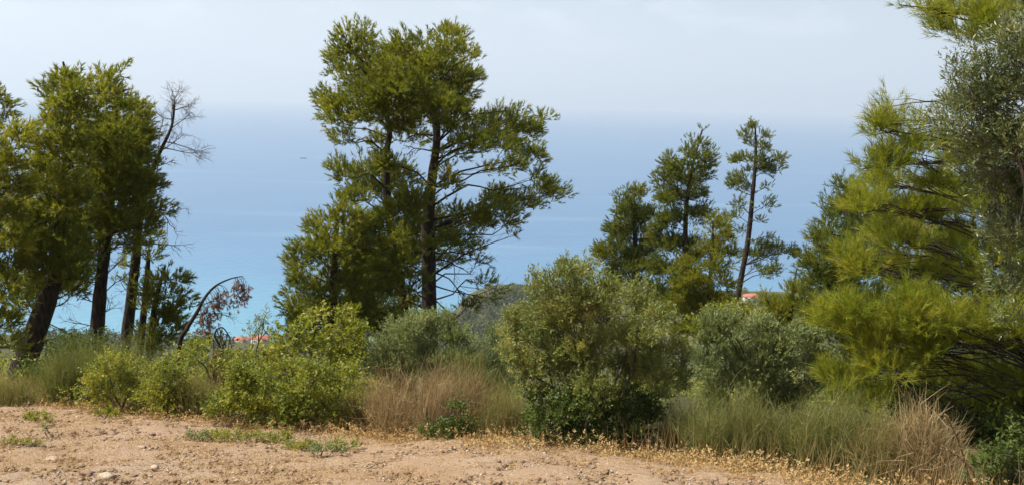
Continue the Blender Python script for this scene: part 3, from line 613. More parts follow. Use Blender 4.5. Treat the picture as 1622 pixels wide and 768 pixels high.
# the near pine: sprays of long fresh needles
pine('big near pine filling the right side, bright drooping sprays over a dark hollow', 13.5,
     [[(1650, 760, 60), (1652, 600, 54), (1650, 400, 48), (1648, 150, 40), (1640, -150, 24)]],
     [(1401, 190, 14, 16), (1412, 167, 7, 13), (1394, 205, 18, 12), (1422, 216, 21, 15), (1450, 212, 13, 15), (1457, 188, 4, 10), (1440, 246, 33, 17), (1480, 232, 28, 16), (1400, 262, 27, 15), (1380, 288, 20, 18),
      (1368, 266, 12, 8), (1420, 290, 38, 20), (1390, 330, 32, 19), (1440, 330, 42, 24), (1490, 290, 38, 20), (1390, 375, 32, 18), (1430, 380, 38, 22), (1480, 350, 34, 24), (1370, 402, 28, 10), (1336, 406, 14, 8),
      (1362, 424, 33, 11), (1400, 432, 38, 16), (1450, 430, 34, 20), (1310, 505, 20, 10), (1345, 490, 26, 14), (1370, 510, 33, 18), (1386, 480, 28, 15), (1350, 530, 24, 13), (1386, 546, 27, 17), (1420, 530, 33, 19),
      (1450, 515, 28, 15), (1400, 580, 33, 18), (1440, 570, 33, 19), (1376, 592, 24, 15), (1320, 602, 18, 10), (1350, 612, 33, 16), (1380, 630, 28, 14), (1342, 638, 24, 10), (1510, 520, 28, 16), (1550, 500, 28, 15),
      (1580, 520, 33, 18), (1540, 545, 36, 14), (1610, 500, 24, 15), (1612, 550, 24, 22), (1480, 540, 24, 13), (1440, 10, 22, 5, .6), (1480, 14, 28, 10), (1520, 20, 38, 15), (1560, 25, 42, 18), (1500, 45, 26, 12), (1540, 55, 33, 15),
      (1600, 20, 38, 18), (1590, 62, 38, 15), (1482, 42, 18, 9), (1560, 420, 46, 26, .6), (1520, 460, 38, 18, .6), (1600, 430, 38, 28, .6), (1500, 400, 33, 18, .8), (1560, 330, 40, 30, .6),
      (1560, -40, 60, 25), (1640, -60, 70, 30), (1600, -120, 80, 35), (1680, 100, 60, 40), (1700, 250, 60, 50), (1700, 450, 60, 50), (1560, 160, 50, 30, .6), (1600, 240, 40, 30, .6),
      (1500, 320, 40, 28, 1.5, 2.2), (1560, 300, 44, 30, 1.5, 2.4), (1610, 330, 44, 30, 1.5, 2.4), (1520, 380, 44, 28, 1.5, 2.4), (1580, 390, 44, 28, 1.5, 2.4), (1620, 420, 40, 30, 1.5, 2.2), (1480, 430, 40, 24, 1.5, 2.2), (1540, 450, 44, 26, 1.5, 2.4), (1600, 470, 44, 26, 1.5, 2.4),
      (1460, 480, 34, 18, 1.5, 2), (1500, 590, 40, 22, 1.5, 2.4), (1560, 590, 44, 24, 1.5, 2.4), (1610, 600, 40, 26, 1.5, 2.4), (1470, 620, 36, 20, 1.5, 2.2), (1520, 250, 40, 24, 1.5, 2.2), (1450, 380, 36, 22, 1, 1.8), (1430, 440, 30, 16, 1, 1.6),
      (1520, 525, 30, 16, 1, -1.2), (1570, 515, 32, 16, 1, -1.5), (1610, 530, 32, 18, 1, -1.6), (1480, 550, 26, 14, 1, -.8), (1545, 540, 30, 14, 1, .6), (1600, 545, 30, 16, 1, .8), (1660, 520, 50, 20, 1, -1.2), (1660, 540, 50, 20, 1, .6), (1480, 530, 30, 14, 1, 1.2),
      (1480, 605, 34, 22, .8, .2), (1535, 600, 36, 22, .8, 0), (1600, 605, 40, 24, .8, 0), (1500, 655, 36, 24, .8, .4), (1560, 650, 40, 24, .8, .2), (1615, 660, 40, 26, .8, .2), (1450, 640, 30, 20, .8, .6), (1530, 700, 40, 22, .7, .8), (1600, 710, 44, 24, .7, .6), (1660, 620, 50, 40, .8, 0),
      (1310, 505, 22, 12, 1.3, -1.0), (1345, 492, 28, 16, 1.2, -1.1), (1375, 512, 33, 19, 1.2, -1.3), (1334, 409, 15, 9, 1.3, -.7), (1364, 424, 33, 12, 1.2, -.9), (1390, 548, 28, 18, 1.2, -1.4), (1425, 532, 33, 19, 1.2, -1.3), (1405, 582, 33, 19, 1.2, -1.5), (1322, 602, 20, 12, 1.3, -1.1), (1352, 612, 33, 17, 1.2, -1.3), (1385, 630, 28, 15, 1.2, -1.4), (1344, 636, 25, 11, 1.2, -1.1), (1446, 570, 33, 18, 1.2, -1.4), (1395, 205, 20, 13, 1.2, -.6), (1400, 262, 26, 15, 1.2, -.8), (1385, 330, 30, 18, 1.1, -.9), (1540, 505, 28, 14, 1.2, -1.8), (1590, 505, 30, 15, 1.2, -2), (1460, 520, 33, 18, 1.2, -1.7), (1500, 508, 33, 16, 1.2, -1.8), (1480, 556, 28, 15, 1.2, -1.6), (1430, 500, 30, 16, 1.2, -1.6), (1440, 470, 28, 15, 1.2, -1.4), (1480, 480, 30, 15, 1, -1.4)],
     mat='pine_near', pad_s=(1.04, 1.2), lai=5.0, nl=.15, nw=.009, n=24, clump=.16, depth=.35, group='near trees at right', up=.8, limb_k=.33)
# ------------------------------------------------------------------ dead bent tree
g0 = ground_pt(P(283, 560, 19)); db = empty('dead_tree', g0, 'dead bent young pine arching right with rusty brown needles', 'tree')
pts = [g0 - np.array((0, 0, .1))] + [P(x, y, 19 + q) for x, y, q in [(284, 548, 0), (296, 520, 0), (312, 494, .1), (325, 470, .2), (342, 452, .3), (365, 441, .4), (384, 437, .5)]]
g = Geo(); pp = spline(pts, 30); g.add(*tube(pp, np.interp(np.linspace(0, 1, 30), [0, .5, 1], [.065, .038, .008]), 8)); g.obj('trunk', M['bark'], db, True)
cl = Geo()
for k in range(30):
    t = RNG.uniform(.42, 1.0); o_ = pp[int(t * 29)]; L = RNG.uniform(.3, .75) * (1.15 - .35 * t); side = RNG.normal(0, .10); fwd = RNG.uniform(.0, .22)
    q = spline([o_, o_ + np.array((fwd * .6, side, -.05)), o_ + np.array((fwd, side * 1.4, -L * .55)), o_ + np.array((fwd * 1.1, side * 1.5, -L))], 9)
    b_ = Geo(); b_.add(*tube(q, np.linspace(.008, .003, 9), 3)); tp2 = []
    for j_ in (3, 4, 5, 6, 7, 8):
        spray(b_, q[j_], norm(np.array([[RNG.normal(0, .6), RNG.normal(0, .6), -.5]]))[0], .16, .003, 0, .5, .1, 3, tp2)
    b_.obj('branch', M['twig'], db)
    if t > .5 or RNG.random() < .4:
        pos = np.array([w_[0] for w_ in tp2 if RNG.random() < .8] + [q[-1]]); cl.add(*needles(pos, norm(RNG.normal(0, .5, pos.shape) + np.array((0, 0, -.7))), .08, 18, .075, .012, RNG.random(len(pos))))
for a, b, L in [((310, 498), (352, 492), .8), ((304, 508), (345, 512), .7), ((318, 484), (350, 470), .6)]:
    g = Geo(); s_ = P(*a, 19.2); e_ = P(*b, 19.2); spray(g, s_, norm((e_ - s_)[None])[0], L, .012, 2, .45, .12, 4); g.obj('branch', M['twig'], db)
cl.obj('dead_foliage', M['brownneedle'], db)
# drooping dead branch heap
g0 = ground_pt(P(358, 590, 17.5)); dh = empty('dead_sapling', g0, 'dark drooping dead sapling beside the arching dead pine', 'tree')
g = Geo(); pp = spline([g0 - np.array((0, 0, .1)), P(352, 560, 17.5), P(340, 530, 17.5), P(352, 518, 17.5), P(365, 535, 17.5)], 18); g.add(*tube(pp, np.linspace(.03, .01, 18), 6)); g.obj('trunk', M['bark'], dh, True)
tips = []
for a in [(352, 518), (358, 524), (364, 534), (344, 524), (340, 530), (348, 520), (360, 528)]:
    g = Geo(); s = P(*a, 17.5); spray(g, s, norm(np.array([[.3 * RNG.normal() + .15, .3 * RNG.normal(), -.8]]))[0], .8, .012, 2, .35, .3, 5, tips); g.obj('branch', M['twig'], dh)
pos = np.array([t[0] for t in tips]); dr = norm(np.array([t[1] for t in tips]) + np.array([0, 0, -1.0]))
cl = Geo(); pos3 = np.repeat(pos, 2, 0) + RNG.normal(0, .05, (len(pos) * 2, 3)); cl.add(*needles(pos3, np.repeat(dr, 2, 0), .12, 9, .09, .008, RNG.random(len(pos3)) * .4)); cl.obj('dead_foliage', M['brownneedle'], dh)

# ------------------------------------------------------------------ shrubs, left to right
G1 = 'shrubs along the field edge'
broom('broom_bush', 'pale yellow-green broom bush at the left edge of the field', 13.6, 14, 652, 44, 62, 1100, 'broom', .007, G1, tl=.55, ts=.2)
broom('broom_bush', 'tall green broom bush below the black leaning trunk', 14.2, 125, 640, 62, 128, 2600, 'broom', .007, G1, tl=.25, ts=.15)
broom('broom_bush', 'upper broom tuft behind the speckled leafy bush at left', 15.2, 188, 630, 50, 128, 2000, 'broom', .007, G1, tl=.35, ts=.15)
shrub('lentisk_shrub', 'dark low shrub between the leaning trunk and the next pine', 17.5, [(115, 552, 28, 16), (140, 545, 22, 12), (95, 570, 24, 14), (150, 560, 22, 14), (60, 585, 26, 14)], 'lentisk_dark', group=G1, ll=.055, lw=.025)
shrub('lentisk_shrub', 'speckled grey-green leafy bush in the middle of the left edge', 13.2, [(165, 585, 26, 16), (190, 575, 26, 15), (150, 612, 26, 16), (200, 605, 30, 18), (175, 630, 30, 14), (230, 590, 26, 14), (240, 620, 28, 16), (210, 640, 30, 12), (120, 630, 16, 12, .6)], 'broad', group=G1, ll=.036, lw=.020, lai=1.7, clump=.16)
shrub('lentisk_shrub', 'rounded leafy bush right of the speckled bush at left', 12.9, [(258, 592, 24, 14), (280, 610, 26, 17), (250, 630, 26, 16), (284, 640, 24, 16), (265, 655, 26, 10), (228, 655, 22, 9), (300, 625, 12, 12)], 'lentisk', group=G1, ll=.038, lw=.022, lai=1.9, clump=.17)
broom('broom_bush', 'brownish broom bush right of the rounded leafy bush', 13.0, 312, 650, 32, 92, 1100, 'broom', .006, G1, tl=.6, ts=.18)
shrub('lentisk_shrub', 'pale leafy shrub under the arching dead pine', 16, [(310, 560, 26, 14), (335, 575, 24, 14), (290, 575, 22, 12), (385, 578, 22, 14), (365, 592, 26, 12)], 'broad', group=G1, ll=.05, lw=.026, lai=1.8)
shrub('mastic_shrub', 'dense glossy bright green bush left of the dry tangled broom', 12.4, [(400, 600, 40, 14), (450, 592, 40, 14), (500, 600, 40, 15), (550, 605, 30, 14), (370, 620, 38, 18), (420, 630, 44, 20), (470, 625, 44, 20), (520, 632, 44, 20), (350, 645, 26, 16),
      (395, 660, 34, 16), (450, 662, 40, 16), (505, 662, 40, 18), (545, 650, 26, 18), (480, 675, 40, 12), (530, 676, 26, 12), (345, 665, 16, 10), (420, 670, 30, 10)], 'lentisk', group=G1, ll=.042, lw=.024, lai=2.7, clump=.17, stems=8)
shrub('leafy_tree', 'tall light green leafy sapling behind the glossy bush', 15.4, [(500, 520, 26, 12), (540, 512, 22, 14), (465, 530, 26, 13), (520, 540, 36, 16), (560, 540, 22, 18), (450, 555, 32, 14), (490, 560, 40, 15), (540, 570, 36, 15), (425, 570, 20, 13), (575, 565, 16, 16), (510, 500, 12, 8), (545, 496, 8, 7), (440, 585, 30, 12), (580, 585, 14, 12)],
      'broad', cat='tree', base=(505, 640), ll=.06, lw=.036, lai=1.9, clump=.2, stems=6, stem_r=.025)
shrub('cypress_sapling', 'narrow pointed yellow-green conifer sapling behind the leafy sapling', 16.4, [(560, 505, 6, 14), (560, 525, 9, 14), (561, 545, 12, 16), (562, 570, 14, 18)], 'pine_yellow', cat='tree', base=(562, 620), ll=.05, lw=.012, lai=3.2, clump=.1, stems=1, spread=(10, 35), n=12, up=1.2)
shrub('leafy_sapling', 'thin sparse sapling standing against the water by the red roof', 18, [(418, 505, 14, 9, .6), (410, 522, 14, 9, .6), (428, 520, 14, 9, .6), (400, 535, 12, 9, .5), (428, 492, 4, 9, .7), (432, 540, 14, 9, .5)], 'grey', cat='tree', base=(400, 595), ll=.05, lw=.02, lai=1.2, clump=.18, stems=3, bark='twig')
shrub('grey_shrub', 'rounded grey-green shrub at the foot of the tall broad pine', 15.2, [(640, 530, 34, 18), (690, 515, 30, 14), (610, 560, 26, 18), (660, 555, 40, 20), (720, 530, 34, 16), (668, 505, 14, 9), (620, 590, 30, 18), (665, 590, 36, 20), (710, 570, 36, 20), (640, 615, 30, 16), (690, 610, 34, 16), (595, 585, 18, 16)], 'grey', group=G1, ll=.045, lw=.013, lai=2.7, clump=.18, up=1.0, spread=(15, 55))
broom('broom_bush', 'fine green broom bush right of the rounded grey-green shrub', 14.4, 745, 630, 60, 125, 3200, 'broom', .006, G1, tl=.2, ts=.14)
shrub('grey_shrub', 'grey shrub in shade between the fine broom and the silvery oleaster', 14.8, [(785, 540, 28, 18), (770, 575, 28, 18), (800, 590, 22, 20), (790, 620, 26, 16)], 'grey', group=G1, ll=.04, lw=.013, lai=1.8, clump=.16, up=.9, spread=(15, 55))
broom('dry_broom', 'dry straw-brown tangled broom bush in the middle of the edge', 11.9, 685, 700, 100, 150, 3000, 'dry', .0065, None, tl=.35, ts=.25, curl=.2)
broom('broom_bush', 'half-dry broom fringe between the glossy bush and the dry broom', 12.3, 585, 690, 36, 95, 900, 'broom', .006, G1, tl=.75, ts=.18)
broom('broom_bush', 'half-dry broom left of the silvery oleaster', 11.6, 800, 700, 46, 110, 1300, 'broom', .006, G1, tl=.6, ts=.22)
shrub('mastic_shrub', 'small dark leafy sprig in front of the dry broom', 11.1, [(722, 655, 8, 14, .8), (716, 675, 20, 12), (690, 695, 26, 9), (735, 695, 24, 10), (705, 688, 22, 9)], 'lentisk_dark', group=G1, ll=.038, lw=.02, lai=2.7, clump=.12)
shrub('oleaster_tree', 'silvery olive-green bushy oleaster at the centre of the field edge', 10.9,
      [(880, 452, 34, 24), (914, 440, 28, 18), (850, 482, 33, 22), (932, 422, 4, 11), (960, 466, 33, 16), (1000, 482, 33, 16), (900, 500, 46, 26), (960, 512, 46, 24), (1030, 512, 28, 18), (826, 512, 28, 20), (1010, 542, 38, 22),
       (1058, 560, 28, 18), (860, 545, 42, 24), (815, 545, 24, 16), (930, 560, 46, 26), (980, 582, 46, 22), (1040, 590, 36, 18), (880, 590, 38, 18), (838, 578, 24, 12), (1080, 600, 18, 11), (940, 620, 38, 18, .7), (1000, 630, 36, 14, .8), (1052, 628, 20, 11, .7), (895, 425, 12, 9), (800, 560, 12, 12), (870, 520, 40, 24), (930, 480, 36, 20), (990, 530, 40, 22), (930, 590, 40, 20), (1020, 565, 34, 18), (840, 600, 26, 16), (1060, 610, 24, 14), (900, 560, 36, 18), (815, 580, 18, 14)],
      'olive', base=(935, 732), cat='tree', ll=.046, lw=.0135, lai=2.7, clump=.17, stems=7, stem_r=.035, n=10, spread=(20, 65), up=.7)
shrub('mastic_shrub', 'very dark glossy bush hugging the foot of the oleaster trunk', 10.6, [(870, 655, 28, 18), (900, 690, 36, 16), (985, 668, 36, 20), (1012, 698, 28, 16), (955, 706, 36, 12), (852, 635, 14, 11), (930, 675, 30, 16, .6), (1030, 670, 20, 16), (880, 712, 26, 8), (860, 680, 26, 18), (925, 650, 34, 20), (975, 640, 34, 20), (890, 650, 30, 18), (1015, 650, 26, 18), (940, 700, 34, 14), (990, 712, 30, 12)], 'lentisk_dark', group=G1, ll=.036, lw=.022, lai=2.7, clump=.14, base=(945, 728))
shrub('grey_shrub', 'big rounded silver-grey shrub right of the oleaster', 14.6, [(1150, 520, 34, 18), (1190, 520, 36, 16), (1230, 530, 36, 18), (1270, 540, 32, 16), (1120, 555, 34, 22), (1170, 560, 42, 24), (1220, 570, 44, 24), (1280, 575, 38, 22), (1310, 585, 22, 20), (1130, 600, 36, 20), (1190, 610, 44, 22), (1250, 620, 44, 20), (1300, 615, 28, 18), (1150, 640, 40, 16), (1220, 650, 44, 14)],
      'grey', group=G1, ll=.050, lw=.015, lai=3.0, clump=.18, up=1.0, spread=(15, 55), stems=9, n=10)
shrub('mastic_shrub', 'yellow-green bush peeping above the silver-grey shrub', 18, [(1150, 488, 24, 10), (1130, 500, 24, 12), (1175, 495, 22, 10), (1200, 505, 18, 9), (1110, 520, 18, 12), (1160, 515, 28, 12)], 'broad', group=G1, ll=.05, lw=.024, lai=2.2)
broom('broom_bush', 'wide rush-like green broom in front of the silver-grey shrub', 9.7, 1165, 772, 80, 140, 2600, 'broom', .006, G1, tl=.35, ts=.2, curl=.14)
broom('broom_bush', 'tall green broom tuft left of the near pine sprays', 9.4, 1290, 780, 80, 150, 2600, 'broom', .006, G1, tl=.35, ts=.2, curl=.14)
broom('broom_bush', 'thin green broom right beside the dark bush under the oleaster', 10.6, 1080, 750, 40, 110, 900, 'broom', .005, G1, tl=.35, ts=.2)
broom('broom_bush', 'half-dry broom with reddish stems under the near pine', 8.9, 1390, 800, 60, 160, 1700, 'broom', .006, G1, tl=.75, ts=.2, curl=.1)
broom('dry_broom', 'fan of dry tan stems in front of the dark hollow', 8.6, 1455, 800, 62, 165, 1100, 'dry', .008, None, tl=.5, ts=.2, lean=.5, curl=.07, crowns=2, spreadb=.1)
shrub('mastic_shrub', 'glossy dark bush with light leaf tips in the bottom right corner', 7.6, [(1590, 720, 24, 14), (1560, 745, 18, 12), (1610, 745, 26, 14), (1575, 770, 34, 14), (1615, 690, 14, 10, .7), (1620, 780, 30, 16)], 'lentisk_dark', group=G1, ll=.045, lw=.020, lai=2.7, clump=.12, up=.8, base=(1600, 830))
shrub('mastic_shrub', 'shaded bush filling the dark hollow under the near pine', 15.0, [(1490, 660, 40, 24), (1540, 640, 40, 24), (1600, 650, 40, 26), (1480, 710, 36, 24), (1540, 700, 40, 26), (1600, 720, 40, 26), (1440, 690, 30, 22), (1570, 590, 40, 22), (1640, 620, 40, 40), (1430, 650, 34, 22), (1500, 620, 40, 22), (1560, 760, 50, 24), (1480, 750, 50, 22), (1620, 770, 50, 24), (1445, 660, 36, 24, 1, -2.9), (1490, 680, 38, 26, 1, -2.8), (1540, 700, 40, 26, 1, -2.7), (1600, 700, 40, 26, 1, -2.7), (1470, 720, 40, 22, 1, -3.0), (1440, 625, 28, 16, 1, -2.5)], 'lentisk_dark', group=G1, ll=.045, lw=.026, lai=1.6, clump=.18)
# dry stalks in front of the hollow
for lab, pth in [('tall dry seed stalk curving up before the dark hollow', [(1540, 790), (1530, 735), (1515, 690), (1497, 657)]), ('shorter dry forked stalk beside the tall seed stalk', [(1552, 790), (1540, 745), (1515, 720), (1492, 707)])]:
    q = [P(x, y, 8.0) for x, y in pth]; q[0] = ground_pt(q[0]); root = empty('dry_stalk', q[0], lab, 'plant')
    g = Geo(); pp = spline(q, 20); g.add(*tube(pp, np.linspace(.011, .004, 20), 5)); g.obj('stem', M['straw'], root, True)
    for k in range(6, 20):
        h = Geo(); c_ = np.repeat(pp[k][None], 7, 0); h.add(*leaves(c_, sphere(7), .012, 2, .024, .013, RNG.random(7) * .5)); h.obj('seed_head', M['dry'], root)
# olive branches of the near tree at right
shrub('olive_tree', 'near olive tree with narrow silvery leaves reaching in at upper right', 8.6,
      [(1512, 128, 18, 14), (1555, 108, 36, 20), (1600, 92, 36, 20), (1522, 170, 26, 19), (1570, 160, 40, 22), (1620, 150, 36, 28), (1515, 212, 20, 18), (1560, 222, 40, 25), (1610, 232, 40, 28), (1592, 280, 40, 22), (1545, 262, 28, 15), (1604, 330, 36, 24), (1612, 392, 30, 24), (1585, 368, 26, 18), (1608, 450, 26, 20),
       (1570, 300, 24, 14, .7), (1602, 62, 30, 14), (1680, 120, 60, 50), (1690, 250, 60, 60), (1690, 400, 60, 60), (1700, 20, 60, 40), (1600, 510, 18, 14, .5)],
      'olive_near', base=(1800, 900), cat='tree', group='near trees at right', ll=.055, lw=.012, lai=2.9, clump=.16, stems=6, stem_r=.06, n=12, shoot=.2, spread=(20, 60), up=.5)

# ------------------------------------------------------------------ undergrowth and far wood (nobody could count it)
def scatter_leaf_clumps(name, label, pts, hts, per, ll, lw, mat):
    N = len(pts); ns = N * per; k = np.repeat(np.arange(N), per)
    o = sphere(ns); o[:, 2] = np.abs(o[:, 2]) ; q = RNG.random((ns, 1)) ** .35
    wob = RNG.uniform(.7, 1.2, (N, 1))
    pos = pts[k] + o * q * np.stack([hts * .75, hts * .75, hts], -1)[k] * wob[k] * RNG.uniform(.85, 1.12, (ns, 1))
    g = Geo(); g.add(*leaves(pos, norm(o + np.array([0, 0, .3]) + RNG.normal(0, .3, (ns, 3))), ll * 1.5, 4, ll, lw, RNG.random(N)[k] * .6 + RNG.random(ns) * .4))
    return tag(g.obj(name, M[mat]), label, 'undergrowth', kind='stuff')
n = 520
y = np.exp(RNG.uniform(math.log(15.5), math.log(75), n)); x = RNG.uniform(-.72, .72, n) * y
x = np.append(x, RNG.uniform(7, 16, 70)); y = np.append(y, RNG.uniform(7, 18, 70)); ok = (y > edge_y(x) + 2.5) & (x < .95 * y); x, y = x[ok], y[ok]
pt = np.stack([x, y, terrain(x, y)], -1); ht = RNG.uniform(.4, 1.0, len(x)) * np.clip(y / 24, .8, 1.8)
scatter_leaf_clumps('undergrowth', 'mixed green scrub covering the slope below the pines', pt, ht, 24, .10, .055, 'lentisk')
for nm, lab, n, y0, y1, h0, h1, per, ll, lw in [('scrub_wood', 'low dark scrub and pine wood on the slope below', 600, 75, 220, 1.6, 3.2, 12, .6, .36), ('far_wood', 'hazy dark wood covering the lower slope', 1000, 220, 600, 3.5, 7.0, 9, 1.7, 1.1), ('shore_wood', 'hazy wood on the flat land by the shore', 1000, 590, 850, 4.0, 8.0, 8, 2.2, 1.5)]:
    y = y0 + (y1 - y0) * RNG.random(n) ** .8; fr = RNG.uniform(-.66, .66, n); h_ = RNG.random(n); fr = np.where(h_ < .3, RNG.uniform(-.07, .05, n), np.where(h_ < .5, RNG.uniform(.25, .35, n), np.where(h_ < .6, RNG.uniform(-.6, -.25, n), fr)))
    x = fr * y
    z = terrain(x, y); ppx = W / 2 + x / y * F
    ok = (z > SEA + 3) & ~((ppx > 352) & (ppx < 440) & (y > 240))
    x, y, z = x[ok], y[ok], z[ok]
    scatter_leaf_clumps(nm, lab, np.stack([x, y, z], -1), RNG.uniform(h0, h1, len(x)), per, ll, lw, 'wood_far')
# headland trees at the shore, each one a thing
hd = 790.0
for j, px in enumerate([752, 764, 775, 786, 797, 808, 818, 828, 838, 1178, 1206, 1222]):
    d = hd + RNG.uniform(-30, 30); b = ground_pt(P(px, 470, d)); hgt = RNG.uniform(8, 12)
    lab = ['tree on the far headland, %s from the left in its row' % w for w in ('first', 'second', 'third', 'fourth', 'fifth', 'sixth', 'seventh', 'eighth', 'ninth')] + ['far shore tree left of the distant red roof', 'far shore tree right of the distant red roof', 'outermost far shore tree right of the distant red roof']
    root = empty('headland_tree', b, lab[j], 'tree', 'trees on the far headland')
    g = Geo(); (v, f), _ = limb(b - np.array((0, 0, .5)), b + np.array((0, 0, hgt * .7)), .35, .12, 0, 5, 6, .01); g.add(v, f); g.obj('trunk', M['bark'], root, True)
    ns = 420; o = sphere(ns); o[:, 2] = np.where(o[:, 2] < 0, o[:, 2] * .6, o[:, 2]); pos = b + np.array((0, 0, hgt * .62)) + o * RNG.random((ns, 1)) ** .4 * np.array((hgt * .42, hgt * .42, hgt * .4)) * RNG.uniform(.8, 1.15, (ns, 1))
    g = Geo(); g.add(*leaves(pos, o, .8, 4, .8, .45, RNG.random(ns))); g.obj('crown', M['pine_far'], root)

# ------------------------------------------------------------------ houses near the shore
def box(cx, cy, cz, sx, sy, sz):
    v = np.array([(cx + a * sx / 2, cy + b * sy / 2, cz + c * sz) for c in (0, 1) for a, b in ((-1, -1), (1, -1), (1, 1), (-1, 1))], float)
    return v, np.array([(3, 2, 1, 0), (4, 5, 6, 7), (0, 1, 5, 4), (1, 2, 6, 5), (2, 3, 7, 6), (3, 0, 4, 7)])
def house(label, px, py, d, w, dp, h, wins):
    """py = eaves line; the house stands on the ground there"""
    e = P(px, py, d); cx, cy = e[0], e[1]; zg = float(terrain(cx, cy)); h = max(h, e[2] - zg); z0 = zg - 1.5; top = zg + h
    root = empty('house', (cx, cy, zg), label, 'house', 'houses near the shore')
    g = Geo(); g.add(*box(cx, cy, z0, w, dp, top - z0)); g.obj('wall', M['wall'], root)
    g = Geo(); o = .6; rh = w * .16
    v = np.array([(cx - w / 2 - o, cy - dp / 2 - o, top), (cx + w / 2 + o, cy - dp / 2 - o, top), (cx + w / 2 + o, cy + dp / 2 + o, top), (cx - w / 2 - o, cy + dp / 2 + o, top), (cx - w * .2, cy, top + rh), (cx + w * .2, cy, top + rh)], float)
    v2 = v[:4] - np.array((0, 0, .25)); vv = np.concatenate([v, v2])
    q = [(0, 1, 5, 4), (2, 3, 4, 5), (0, 6, 7, 1), (1, 7, 8, 2), (2, 8, 9, 3), (3, 9, 6, 0), (9, 8, 7, 6)]
    g.add(vv, np.array(q)); g.add(np.array([v[1], v[2], v[5], v[5]]), np.array([(0, 1, 2, 3)])); g.add(np.array([v[3], v[0], v[4], v[4]]), np.array([(0, 1, 2, 3)]))
    rf = g.obj('roof', M['roof'], root)
    g = Geo(); g.add(*box(cx + w * .22, cy + .5, top + rh * .3, .7, .7, rh * .9)); g.obj('chimney', M['wall'], rf)
    for k in range(wins):
        wx = cx - w / 2 + w * (k + .5) / wins
        g = Geo(); g.add(*box(wx, cy - dp / 2 - .03, top - 2.2, 1.5, .10, 1.4)); wo = g.obj('window', M['frame'], root)
        g = Geo(); g.add(*box(wx, cy - dp / 2 - .09, top - 2.08, 1.26, .05, 1.16)); g.obj('pane', M['glass'], wo)
house('small house with red tiled roof at the left by the shore', 382, 545, 560, 10, 9, 5, 3)
house('wide red-roofed house behind the thin sparse sapling', 410, 542, 585, 13, 10, 5, 4)
house('far red-roofed house glimpsed at the foot of the slender pine', 1190, 483, 800, 16, 10, 6, 4)

# ------------------------------------------------------------------ boat
b = P(480, 249, 188.6 / ((249 - 152) / F) * .99); b[2] = SEA
root = empty('boat', b, 'tiny dark boat far out on the open sea', 'boat')
L_, B_ = 20.0, 5.0
st = np.linspace(-1, 1, 9); g = Geo(); vv = []
for s in st:
    wd = B_ / 2 * max(.02, (1 - max(0, s) ** 2.2)) * (1 if s > -.95 else .85); sh = 2.2 + 1.0 * max(0, s) ** 2
    vv += [(s * L_ / 2, -wd, sh), (s * L_ / 2, -wd * .7, -.3), (s * L_ / 2, wd * .7, -.3), (s * L_ / 2, wd, sh)]
vv = np.array(vv) + b; i = np.arange(8)[:, None] * 4
ff = np.concatenate([np.concatenate([i + k, i + k + 1, i + 4 + k + 1, i + 4 + k], 1) for k in range(3)] + [np.concatenate([i + 3, i, i + 4, i + 7], 1), np.array([[0, 1, 2, 3]])])
g.add(vv, ff); g.obj('hull', M['boat'], root)
g = Geo(); g.add(*box(b[0] - 2, b[1], b[2] + 2.2, 6, 3.4, 2.6)); cb = g.obj('cabin', M['cabin'], root)
g = Geo(); g.add(*box(b[0] - 2, b[1] - 1.72, b[2] + 3.5, 5, .1, .8)); g.obj('window', M['glass'], cb)
g = Geo(); g.add(*box(b[0] - 2, b[1], b[2] + 4.8, .3, .3, 4)); g.obj('mast', M['boat'], root)

# ------------------------------------------------------------------ field: stones, gravel, straw, weeds
ico = bpy.data.meshes.new('ico')
import bmesh
bm = bmesh.new(); bmesh.ops.create_icosphere(bm, subdivisions=1, radius=1); IV = np.array([v.co[:] for v in bm.verts]); IF = np.array([[v.index for v in f.verts] for f in bm.faces]); bm.free()
bm = bmesh.new(); bmesh.ops.create_icosphere(bm, subdivisions=2, radius=1); IV2 = np.array([v.co[:] for v in bm.verts]); IF2 = np.array([[v.index for v in f.verts] for f in bm.faces]); bm.free()
bpy.data.meshes.remove(ico)
OV = np.array([(1, 0, 0), (0, 1, 0), (-1, 0, 0), (0, -1, 0), (0, 0, 1), (0, 0, -1)], float); OF = np.array([(0, 1, 4), (1, 2, 4), (2, 3, 4), (3, 0, 4), (1, 0, 5), (2, 1, 5), (3, 2, 5), (0, 3, 5)])
def field_points(n, y0=7.5, margin=.1):
    y = RNG.uniform(y0, 15.5, n * 3); x = RNG.uniform(-.72, .72, n * 3) * y
    ok = y < edge_y(x) - margin; x, y = x[ok][:n], y[ok][:n]
    return np.stack([x, y, terrain(x, y) + .005], -1)
def gravel(name, label, n, smin, smax, mat, pw=3):
    p = field_points(n); n = len(p); s = smin + (smax - smin) * RNG.random(n) ** pw
    an = RNG.random(n) * 6.28; R_ = np.stack([np.stack([np.cos(an), -np.sin(an), an * 0], -1), np.stack([np.sin(an), np.cos(an), an * 0], -1), np.stack([an * 0, an * 0, an * 0 + 1], -1)], 1)
    v = np.einsum('nij,kj->nki', R_, OV) * (1 + RNG.normal(0, .22, (n, 6, 1))) * s[:, None, None] * RNG.uniform(.6, 1.2, (n, 1, 3)) * np.array((1, 1, .6)) + p[:, None]
    f = (OF[None] + np.arange(n)[:, None, None] * 6).reshape(-1, 3)
    o = mesh_obj(name, v.reshape(-1, 3), f, M[mat], None, np.repeat(RNG.random(n) ** 2, 6))
    return tag(o, label, 'gravel', kind='stuff')
gravel('gravel', 'small pale stones strewn over the field', 6500, .006, .030, 'stone')
gravel('earth_clods', 'small brown earth clods over the field', 7000, .007, .042, 'clod')
